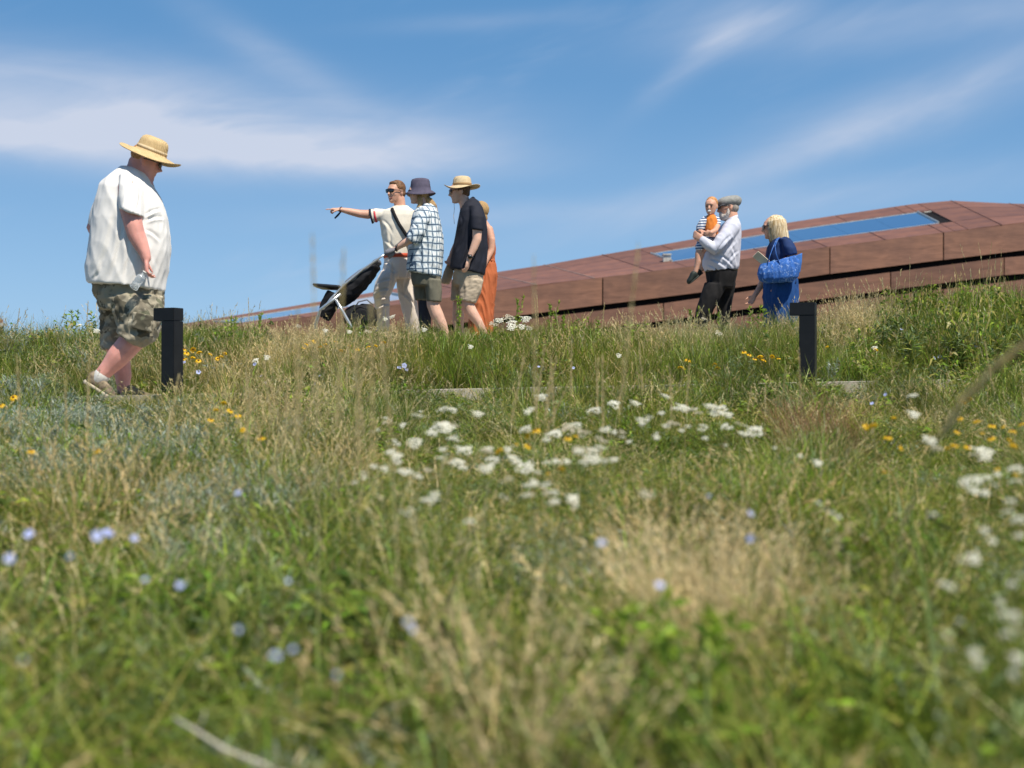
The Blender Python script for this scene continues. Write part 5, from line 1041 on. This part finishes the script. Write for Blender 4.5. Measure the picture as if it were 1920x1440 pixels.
def flower(kind, px, py, r, h, label, group):
    x, y, z = solve(px, py, h + random.uniform(-.03, .06) + ((.06 if kind == 'flax' else .02) if py > 730 else 0)); gz = ground_z(x, y) - .01; H_ = max(.08, z - gz); R_ = r / F * y * {'yarrow': .92, 'flax': .84, 'ray': 1.0}[kind]
    o = bpy.data.objects.new({'yarrow': 'yarrow_flower', 'ray': 'coneflower', 'flax': 'flax_flower'}[kind], None); C.objects.link(o); o.location = (x, y, gz); o.rotation_euler = (0, 0, 0 if kind == 'yarrow' else random.uniform(0, 6.28)); o.empty_display_size = .05
    tag(o, label, 'flower', group); PXY[o.name] = (px, py); child('stem', SM['stem%d' % random.randrange(3)], o, (0, 0, 0), (1, 1, H_))
    tl = (random.gauss(0, .22), random.gauss(0, .22), 0)
    if kind == 'yarrow': tl = (random.gauss(.45 if py > 730 else .85, .18), random.gauss(.05, .18), 0); child('flower_head', SM['yarrow%d' % random.choice((0, 1, 2, 0, 1, 2, 3))], o, (0, 0, H_ - .0), (R_ * random.uniform(.85, 1.25), R_ * random.uniform(.8, 1.1), R_ * .85), tl)
    elif kind == 'ray':
        tl = (random.gauss(.35, .3), random.gauss(0, .3), 0); child('petals', SM['ray%d' % random.randrange(2)], o, (0, 0, H_), (R_, R_, R_), tl); child('flower_disc', SM['disc'], o, (0, 0, H_), (R_, R_, R_ * 1.1), tl)
    else:
        tl = (random.uniform(.3, 1.2), 0, 0); b_ = child('petals', SM['flax%d' % random.randrange(2)], o, (0, 0, H_), (R_ * .95,) * 3, tl); b_.rotation_euler = (random.uniform(.5, 1.2), 0, -o.rotation_euler.z + random.gauss(0, .5))
PXY = {}
YC = [(1015,745,16),(832,768,17),(848,769,10),(782,780,14),(788,772,6),(895,776,12),(995,767,8),(988,773,10),(1115,770,15),(1152,758,10),(1190,756,13),(1247,743,12),(825,803,22),(840,797,17),(810,812,12),(725,793,8),(731,788,7),(756,796,6),(698,810,6),(780,828,16),(850,825,16),(745,833,8),(873,845,16),(912,847,15),(830,843,10),(952,843,9),(960,858,10),(986,805,12),(1070,805,17),(1040,815,16),(1025,825,12),(1095,812,14),(1135,806,12),(1167,811,8),(1166,820,8),(1230,820,8),(1200,787,12),(1218,782,10),(1132,828,10),(1090,845,16),(1125,840,16),(1112,846,12),(1110,860,16),(1130,865,12),(1095,868,10),(1150,862,10),(1062,865,10),(1025,868,10),(985,878,18),(1005,885,12),(970,868,12),(925,862,12),(910,880,16),(860,868,14),(870,878,8),(828,860,10),(742,855,12),(745,866,10),(720,878,10),(700,875,10),(758,886,13),(770,888,10),(802,882,9),(786,895,8),(815,928,12),(795,938,14),(770,955,6),(763,965,7),(878,978,8),(1000,905,12),(1025,908,10),(1038,924,12),(1040,940,10),(985,930,14),(1070,935,14),(1080,945,8),(940,930,7),(955,898,8),(680,888,8),(665,905,8),(735,846,7)]
YM = [(1280,765,16),(1295,769,12),(1330,762,14),(1350,768,16),(1365,778,12),(1262,795,12),(1290,800,8),(1320,800,10),(1360,800,10),(1385,795,8),(1417,808,16),(1395,815,10),(1212,928,12),(1532,868,12),(1500,855,6),(1478,842,5),(1453,840,5),(1360,835,5),(1322,822,6),(1545,955,8),(1560,962,8),(1535,943,6),(1572,970,7),(1240,775,9),(1310,775,9)]
YR_ = [(1712,742,10),(1712,777,12),(1745,828,18),(1757,842,12),(1842,850,22),(1825,853,12),(1735,820,9),(1810,905,12),(1830,900,14),(1850,895,12),(1870,890,10),(1905,880,14),(1905,903,14),(1845,925,14),(1865,910,12),(1825,920,12),(1895,940,10),(1890,960,12),(1910,975,14),(1845,995,12),(1860,1015,10),(1910,1005,12),(1825,1048,16),(1805,1052,12),(1780,1100,13),(1768,1095,9),(1895,1095,12),(1910,1080,10),(1895,1155,20),(1905,1180,16),(1888,1190,12),(1825,1225,14),(1835,1245,10),(1905,1235,16),(1775,1190,9),(1800,1165,8),(1750,965,8),(1875,1130,10),(1780,1215,9),(1900,1265,12)]
YT = [(936,601,9),(955,596,9),(962,605,8),(985,598,9),(958,612,9),(978,613,8),(992,616,7),(925,608,7),(1160,667,6),(882,650,6),(1320,598,5),(735,594,6),(722,598,6),(655,622,5),(690,622,6),(610,620,5),(480,676,6),(500,670,7),(795,618,6),(560,612,5),(180,620,6),(150,610,5),(1347,625,7),(1640,653,5)]
YC += [(q[0] + random.uniform(-16, 16), q[1] + random.uniform(-9, 9), q[2] * .7) for q in YC[12:] if random.random() < .85]
YM += [(q[0] + random.uniform(-14, 14), q[1] + random.uniform(-8, 8), q[2] * .75) for q in YM[:12]]
for q in YC: flower('yarrow', *q[:2], q[2] * .95, .44, 'white yarrow flower head in the dense patch at the middle of the meadow', 'white yarrow in the middle patch')
for q in YM: flower('yarrow', *q[:2], q[2] * .95, .44, 'white yarrow flower head between the middle patch and the right path light', 'white yarrow right of the middle patch')
for q in YR_: flower('yarrow', *q[:2], q[2] * .95, .48, 'white yarrow flower head at the right edge of the meadow', 'white yarrow at the right edge')
for q in YT: flower('yarrow', *q[:2], q[2], .40, 'small white yarrow flower on the bank above the lower path', 'white yarrow on the upper bank')
RC = [(1005,807,9),(988,817,6),(1065,822,8),(1080,818,6),(935,845,10),(990,837,8),(1053,879,7),(968,833,4),(1027,888,5)]
RR_ = [(1635,798,10),(1624,800,7),(1665,820,9),(1690,840,6),(1675,783,6),(1808,755,6),(1830,790,8),(1860,798,8),(1790,835,9),(1776,840,5),(1815,838,8),(1858,822,9),(1900,835,9),(1893,825,6),(1898,808,8),(1915,795,8),(1868,880,7),(1795,810,7),(1800,785,6),(1842,812,5),(1658,885,6),(1905,890,6),(1818,748,5),(1880,800,5)]
RL = [(345,655,6),(350,662,6),(362,655,6),(373,660,6),(362,670,6),(395,664,5),(415,668,5),(422,662,5),(345,673,6),(372,676,6),(408,672,5),(395,787,7),(432,770,7),(446,779,7),(420,755,7),(490,822,9),(182,846,8),(58,846,8),(25,745,8),(2,760,7),(405,768,6),(455,806,6)]
RT_ = [(575,645,4),(590,640,5),(610,645,4),(670,655,4),(690,650,5),(705,648,4),(600,650,4),(720,641,4),(640,657,4),(1345,690,6),(1340,683,5),(1290,675,6),(1275,688,5),(1425,668,6),(1432,675,6),(1448,668,5),(1405,665,5),(1415,673,5),(1460,672,4),(1395,660,5),(1642,655,5),(1550,650,4),(1283,690,4),(570,652,4),(655,648,4),(630,640,4)]
for q in RC: flower('ray', q[0], q[1], q[2], .47, 'yellow rayed flower among the white yarrow of the middle patch', 'yellow flowers in the middle patch')
for q in RR_: flower('ray', q[0], q[1], q[2], .44, 'yellow rayed flower in the group at the right of the meadow', 'yellow flowers at the right')
for q in RL: flower('ray', q[0], q[1], q[2], .40, 'yellow rayed flower near the left path light', 'yellow flowers near the left path light')
for q in RT_: flower('ray', q[0], q[1], q[2] * 1.1, .34, 'tiny yellow flower on the bank in front of the walking people', 'yellow flowers on the upper bank')
FL = [(55,1002,12),(18,1048,12),(182,1005,13),(200,998,10),(207,1003,9),(252,1010,9),(447,925,9),(338,1098,10),(272,1087,7),(132,1043,7),(517,1230,11),(550,1218,8),(447,1180,7),(765,1168,9),(773,1180,8),(45,1238,7),(1237,1098,11),(1128,1018,9),(1408,1010,10),(1407,963,8),(1330,930,5),(632,1265,6),(540,1090,6)]
FT = [(758,686,7),(749,690,6),(762,693,5),(478,683,5),(497,718,5),(591,720,4),(1010,688,4),(1075,690,4),(345,680,5),(372,698,6),(490,705,4),(1860,655,6),(1752,672,5),(1762,669,5),(1772,672,6),(1775,653,5),(1830,650,5),(1813,673,4),(1798,672,4),(1635,757,5),(1660,740,4),(1690,618,4),(1880,690,4),(1855,725,4),(600,705,4),(650,700,4)]
for q in FL: flower('flax', *q, .46, 'pale blue flax flower in the out of focus foreground grass', 'blue flax in the foreground')
for q in FT: flower('flax', *q, .30, 'small pale blue flax flower close to the lower path', 'blue flax near the lower path')

# tall grass stalks standing clear of the rest
def stalk_mesh(seed, loose=.006, n=70):
    p = PB(seed); c = p.blades(1, .0005, (1, 1), (.0022, .0024), (.0, .02), (.02, .06), STRAW, seg=7, taper=.5, az=0.0)
    tp, dr = tips(c); p2 = PB(seed + 1); p2.spikelets(np.repeat(tp, 1, 0), dr, .34, loose, STRAW, n, .12); return p.mesh('stalk', leafp), p2.mesh('seed_head', leafp)
ST = [stalk_mesh(400 + 2 * i, .0016 + .0010 * i, 220) for i in range(3)]
def stalk(px, top, base_y, H_, lean=0, yaw=None, wide=1.0, group='tall straw stalks standing above the grass', label='tall straw coloured grass stalk standing above the surrounding grass'):
    y = base_y; x = (px - 960) / F * y; gz = ground_z(x, y) - .02; z = CZ + (720 - top) * y / F; L_ = z - gz; a, b = random.choice(ST)
    o = bpy.data.objects.new('grass_stalk', None); C.objects.link(o); o.location = (x - lean * L_, y, gz); o.rotation_euler = (0, math.atan(lean), 0); o.empty_display_size = .05; tag(o, label, 'grass stalk', group); PXY[o.name] = (px, top)
    ch = child('stem', a, o, (0, 0, 0), (wide, wide, L_ / .95), (0, 0, yaw if yaw is not None else random.uniform(0, 6.28))); child('seed_head', b, o, (0, 0, 0), (wide, wide, L_ / .95), ch.rotation_euler)
gN = 'blurred tall stalks close to the camera'; lN = 'tall out of focus straw stalk rising close to the camera'
for (px, top, y, ln, wd) in ((597, 490, 3.0, .0, .7), (630, 515, 3.1, .01, .9), (735, 575, 3.4, -.03, .9), (720, 605, 3.2, .05, 1.0), (1195, 500, 3.3, .12, .7), (1010, 520, 3.4, .01, .6), (690, 640, 3.2, .03, 1.0), (540, 620, 3.3, -.04, .9)):
    stalk(px, top, y, 0, ln, None, wd, gN, lN)
for i in range(46):
    px = random.choice([random.uniform(430, 800), random.uniform(1000, 1330), random.uniform(0, 1900), random.uniform(1540, 1700)]); stalk(px, random.uniform(560, 640), random.uniform(11.2, 13.2), 0, random.gauss(.03, .10))
for i in range(34):
    px = random.choice([random.uniform(440, 760), random.uniform(0, 1900), random.uniform(1000, 1300)]); stalk(px, random.uniform(640, 740), random.uniform(5.0, 7.5), 0, random.gauss(.05, .12), None, 1.0, 'straw stalks in front of the lower path', 'thin straw stalk in the grass in front of the lower path')
# drooping out-of-focus stalk at the right edge, and the bleached stick at the bottom
g1 = bpy.data.objects.new('grass_stalk', None); C.objects.link(g1); o_ = at(1700, 830, 2.6); g1.location = (o_.x, 2.6, ground_z(o_.x, 2.6)); tag(g1, 'large blurred feathery stalk leaning to the right edge of the meadow', 'grass stalk')
p = PB(500); path = [at(1690, 1000, 2.7), at(1740, 860, 2.65), at(1800, 760, 2.6), at(1870, 685, 2.55), at(1935, 635, 2.5)]
g = Geo(); g.tube([Vector((path[0].x - .05, 2.75, ground_z(path[0].x, 2.75)))] + path, [.0018] * 6, 6); ORG[g1.name] = Vector(g1.location); g.obj('stem', mat('straw_stem', (.40, .33, .19), rough=.8), g1, True)
pp = np.array([np.array(path[1].lerp(path[2], t)) if t <= 1 else (np.array(path[2].lerp(path[3], t - 1)) if t <= 2 else np.array(path[3].lerp(path[4], t - 2))) for t in np.linspace(0.5, 3, 60)]) - np.array(g1.location)
dd = np.gradient(pp, axis=0); dd /= np.linalg.norm(dd, axis=1, keepdims=True); p.spikelets(pp, dd, .02, .005, STRAW, 6, .35); so_ = bpy.data.objects.new('seed_head', p.mesh('seed_head', leafp)); C.objects.link(so_); so_.parent = g1
g = Geo(); sp_ = [at(325, 1345, 2.35), at(370, 1372, 2.33), at(420, 1405, 2.3), at(500, 1436, 2.27), at(600, 1480, 2.2)]; g.tube(sp_, [.0022, .0032, .004, .0042, .0045], 8); g.tube([sp_[1], sp_[1] + Vector((.01, 0, .02)), sp_[1] + Vector((.012, 0, .035))], [.002, .0015, .001], 6)
tag(g.obj('dead_stem', mat('bleached_stem', (.50, .46, .38), rough=.9, bump=.4), None, True, origin=sp_[2]), 'bleached dead stem lying diagonally across the grass at the bottom left', 'stick')

# sagebrush, pale bunch grass, leafy weeds
def big(name, cat, label, group, px, py, h, pb, rz=None):
    x, y, z = solve(px, py, h); o = bpy.data.objects.new(name, pb); C.objects.link(o); o.location = (x, y, ground_z(x, y) - .01); o.rotation_euler = (0, 0, random.uniform(0, 6.28)); tag(o, label, cat, group); PXY[o.name] = (px, py)
    k_ = max(.4, (z - ground_z(x, y)) / h) if h else 1; o.scale = (1, 1, min(1.4, k_)); return o
def sage_bush(seed, R=.16, H=.30):
    p = PB(seed); c = p.blades(46, R * .5, (H * .6, H), (.003, .005), (.1, .8), (.0, .3), [(.20, .19, .14), (.16, .16, .11)], taper=.4)
    pos = np.concatenate([c[:, j] + (c[:, j + 1] - c[:, j]) * f for j in range(1, 4) for f in (0, .15, .3, .45, .6, .75, .9)])
    for _ in range(2): p.leaves(pos, (.018, .040), (.004, .008), SAGE, 0, .9)
    return p.mesh('sagebrush', leafp)
SB = [sage_bush(600 + i) for i in range(3)]
for i, (px, py) in enumerate(((60, 745), (110, 738), (160, 742), (205, 748), (135, 775), (55, 785), (225, 775), (185, 800), (90, 815))):
    big('sagebrush', 'shrub', 'silvery green sage shrub below the feet of the man in straw hat', 'sage shrubs below the walking man', px, py, .30, SB[i % 3])
for i, (px, py) in enumerate(((350, 870), (430, 850), (500, 880), (470, 930), (390, 940))):
    big('sagebrush', 'shrub', 'pale silvery sage shrub in the blurred meadow at left of centre', 'sage shrubs left of centre', px, py, .32, SB[i % 3])
for i, (px, py) in enumerate(((1060, 950), (1100, 985), (1020, 990))):
    big('sagebrush', 'shrub', 'pale silvery sage shrub in the blurred grass below the yarrow patch', 'sage shrubs below the yarrow', px, py, .30, SB[i % 3])
big('sagebrush', 'shrub', 'blurred grey sage sprig near the bottom of the meadow', None, 630, 1290, .3, SB[0])
def bunch(seed, cols, n=150, H=(.22, .46), R=.05, heads=26):
    p = PB(seed); p.blades(n, R, H, (.0018, .0034), (.05, .55), (.05, .6), cols, seg=5); c = p.blades(heads, R, (H[1] * .8, H[1] * 1.1), (.0014, .0022), (.03, .35), (.05, .35), cols, taper=.5); tp, dr = tips(c); p.spikelets(tp, dr, .14, .009, cols, 26, .4); return p.mesh('grass_tuft', leafp)
PALE = [(.70, .55, .29), (.78, .64, .37), (.62, .47, .24)]
BT = [bunch(700, PALE, 130, (.26, .50), .06, 28), bunch(701, PALE, 130, (.26, .50), .06, 28), bunch(702, RUST, 130, (.14, .32), .05, 6), bunch(703, RUST, 110, (.12, .28), .05, 4)]
for i, (px, py) in enumerate(((1275, 945), (1330, 950), (1390, 955), (1300, 990), (1345, 1010), (1405, 995))):
    big('grass_tuft', 'grass tuft', 'fluffy pale golden grass tuft right of the yarrow patch', 'pale golden tufts right of the yarrow', px, py, .46, BT[i % 2])
for i, (px, py) in enumerate(((1500, 745), (1535, 740), (1565, 745), (1590, 752), (1480, 755), (1545, 765))):
    big('grass_tuft', 'grass tuft', 'rusty dry grass tuft at the foot of the right path light', 'rusty tufts by the right path light', px, py, .28, BT[2 + i % 2])
for i, (px, py) in enumerate(((960, 1080), (1000, 1180))):
    big('grass_tuft', 'grass tuft', 'blurred straw coloured tuft in the lower middle of the meadow', 'straw tufts in the lower middle', px, py, .44, BT[i % 2])
for i, (px, py) in enumerate(((560, 590), (590, 600), (720, 610), (755, 600), (530, 610), (1165, 590), (1590, 560), (1620, 566), (1650, 575), (1560, 580))):
    big('grass_tuft', 'grass tuft', 'airy straw coloured grass tuft on the bank above the lower path', 'straw tufts on the upper bank', px, py, .46, BT[i % 2])
def weed(seed, H=.42, lf=((.03, .06), (.010, .020)), cols=None, n=3):
    p = PB(seed); cols = cols or (LIME + GREEN[:2]); c = p.blades(n, .02, (H * .8, H), (.004, .006), (.0, .2), (.0, .1), GREEN, taper=.4); pos = np.concatenate([c[:, j] + (c[:, j + 1] - c[:, j]) * f for j in range(4) for f in (.0, .15, .3, .45, .6, .75, .9)]); p.leaves(pos, lf[0], lf[1], cols, .1, .5); p.leaves(pos, lf[0], lf[1], cols, .1, .5); p.leaves(np.repeat(c[:, -1], 8, 0), (.02, .04), (.006, .012), cols, 0, 1.0); return p.mesh('leafy_weed', leafp)
WD = [weed(800), weed(801, .46, ((.02, .04), (.008, .014))), weed(802, .44, ((.06, .11), (.008, .013)), GREEN + BLUEG, 7)]
for (px, py, k_) in ((857, 560, 1), (965, 560, 1), (1028, 570, 1), (1060, 590, 1), (137, 580, 0), (182, 582, 0), (480, 590, 1), (1350, 585, 1), (1416, 572, 0), (1290, 580, 1), (1200, 600, 0), (1120, 600, 1), (430, 592, 0)):
    big('leafy_weed', 'plant', 'upright leafy green plant standing up along the crest of the bank', 'leafy plants along the crest', px, py, .40, WD[k_])
for i in range(24):
    px = 1650 + i * 12.5 + random.uniform(-8, 8); py = 575 + random.uniform(-22, 30) + 30 * (i > 20)
    big('leafy_weed', 'plant', 'tall arching long-leaved plant on the bank below the steel building at right', 'long-leaved plants on the right bank', px, py, .55, WD[2])
for (px, py) in ((1228, 1140), (1240, 1165), (1325, 1180), (1310, 1200)):
    big('leafy_weed', 'plant', 'bright green blurred leafy shoot in the near grass right of centre', 'bright green shoots in the near grass', px, py, .36, WD[0])

# ---- every plant of a group gets its own label: its row (from the top of the picture) and its place in the row
ORD = ['first', 'second', 'third', 'fourth', 'fifth', 'sixth', 'seventh', 'eighth', 'ninth', 'tenth', 'eleventh', 'twelfth']
SHORT = {'white yarrow in the middle patch': 'white yarrow head in the middle patch', 'white yarrow right of the middle patch': 'white yarrow head just right of the middle patch',
 'white yarrow at the right edge': 'white yarrow head at the right edge', 'white yarrow on the upper bank': 'small yarrow head on the upper bank',
 'yellow flowers in the middle patch': 'yellow flower among the middle yarrow', 'yellow flowers at the right': 'yellow flower in the right-hand group', 'yellow flowers near the left path light': 'yellow flower near the left path light',
 'yellow flowers on the upper bank': 'tiny yellow flower on the upper bank', 'blue flax in the foreground': 'pale blue flax flower in the blurred grass', 'blue flax near the lower path': 'small blue flax flower near the lower path',
 'blurred tall stalks close to the camera': 'blurred tall stalk close to the camera', 'tall straw stalks standing above the grass': 'straw stalk above the upper bank', 'straw stalks in front of the lower path': 'straw stalk below the lower path',
 'sage shrubs below the walking man': 'silvery sage shrub below the walking man', 'sage shrubs left of centre': 'silvery sage shrub left of centre', 'sage shrubs below the yarrow': 'silvery sage shrub below the yarrow',
 'pale golden tufts right of the yarrow': 'pale golden tuft right of the yarrow', 'rusty tufts by the right path light': 'rusty tuft by the right path light', 'straw tufts in the lower middle': 'blurred straw tuft in the lower middle',
 'straw tufts on the upper bank': 'airy straw tuft on the upper bank', 'leafy plants along the crest': 'upright leafy plant along the crest', 'long-leaved plants on the right bank': 'long-leaved plant on the right bank',
 'bright green shoots in the near grass': 'bright green shoot in the near grass'}
groups = {}
for o in C.objects:
    if o.name in PXY and o.get('group') in SHORT: groups.setdefault(o['group'], []).append(o)
for gname, L_ in groups.items():
    nr = max(1, math.ceil(len(L_) / 12)); L_.sort(key=lambda o: PXY[o.name][1]); k = math.ceil(len(L_) / nr)
    for r_ in range(nr):
        row = sorted(L_[r_ * k:(r_ + 1) * k], key=lambda o: PXY[o.name][0])
        for i, o in enumerate(row): o['label'] = '%s, %s from left%s' % (SHORT[gname], ORD[i], '' if nr == 1 else ', %s row' % ORD[r_])
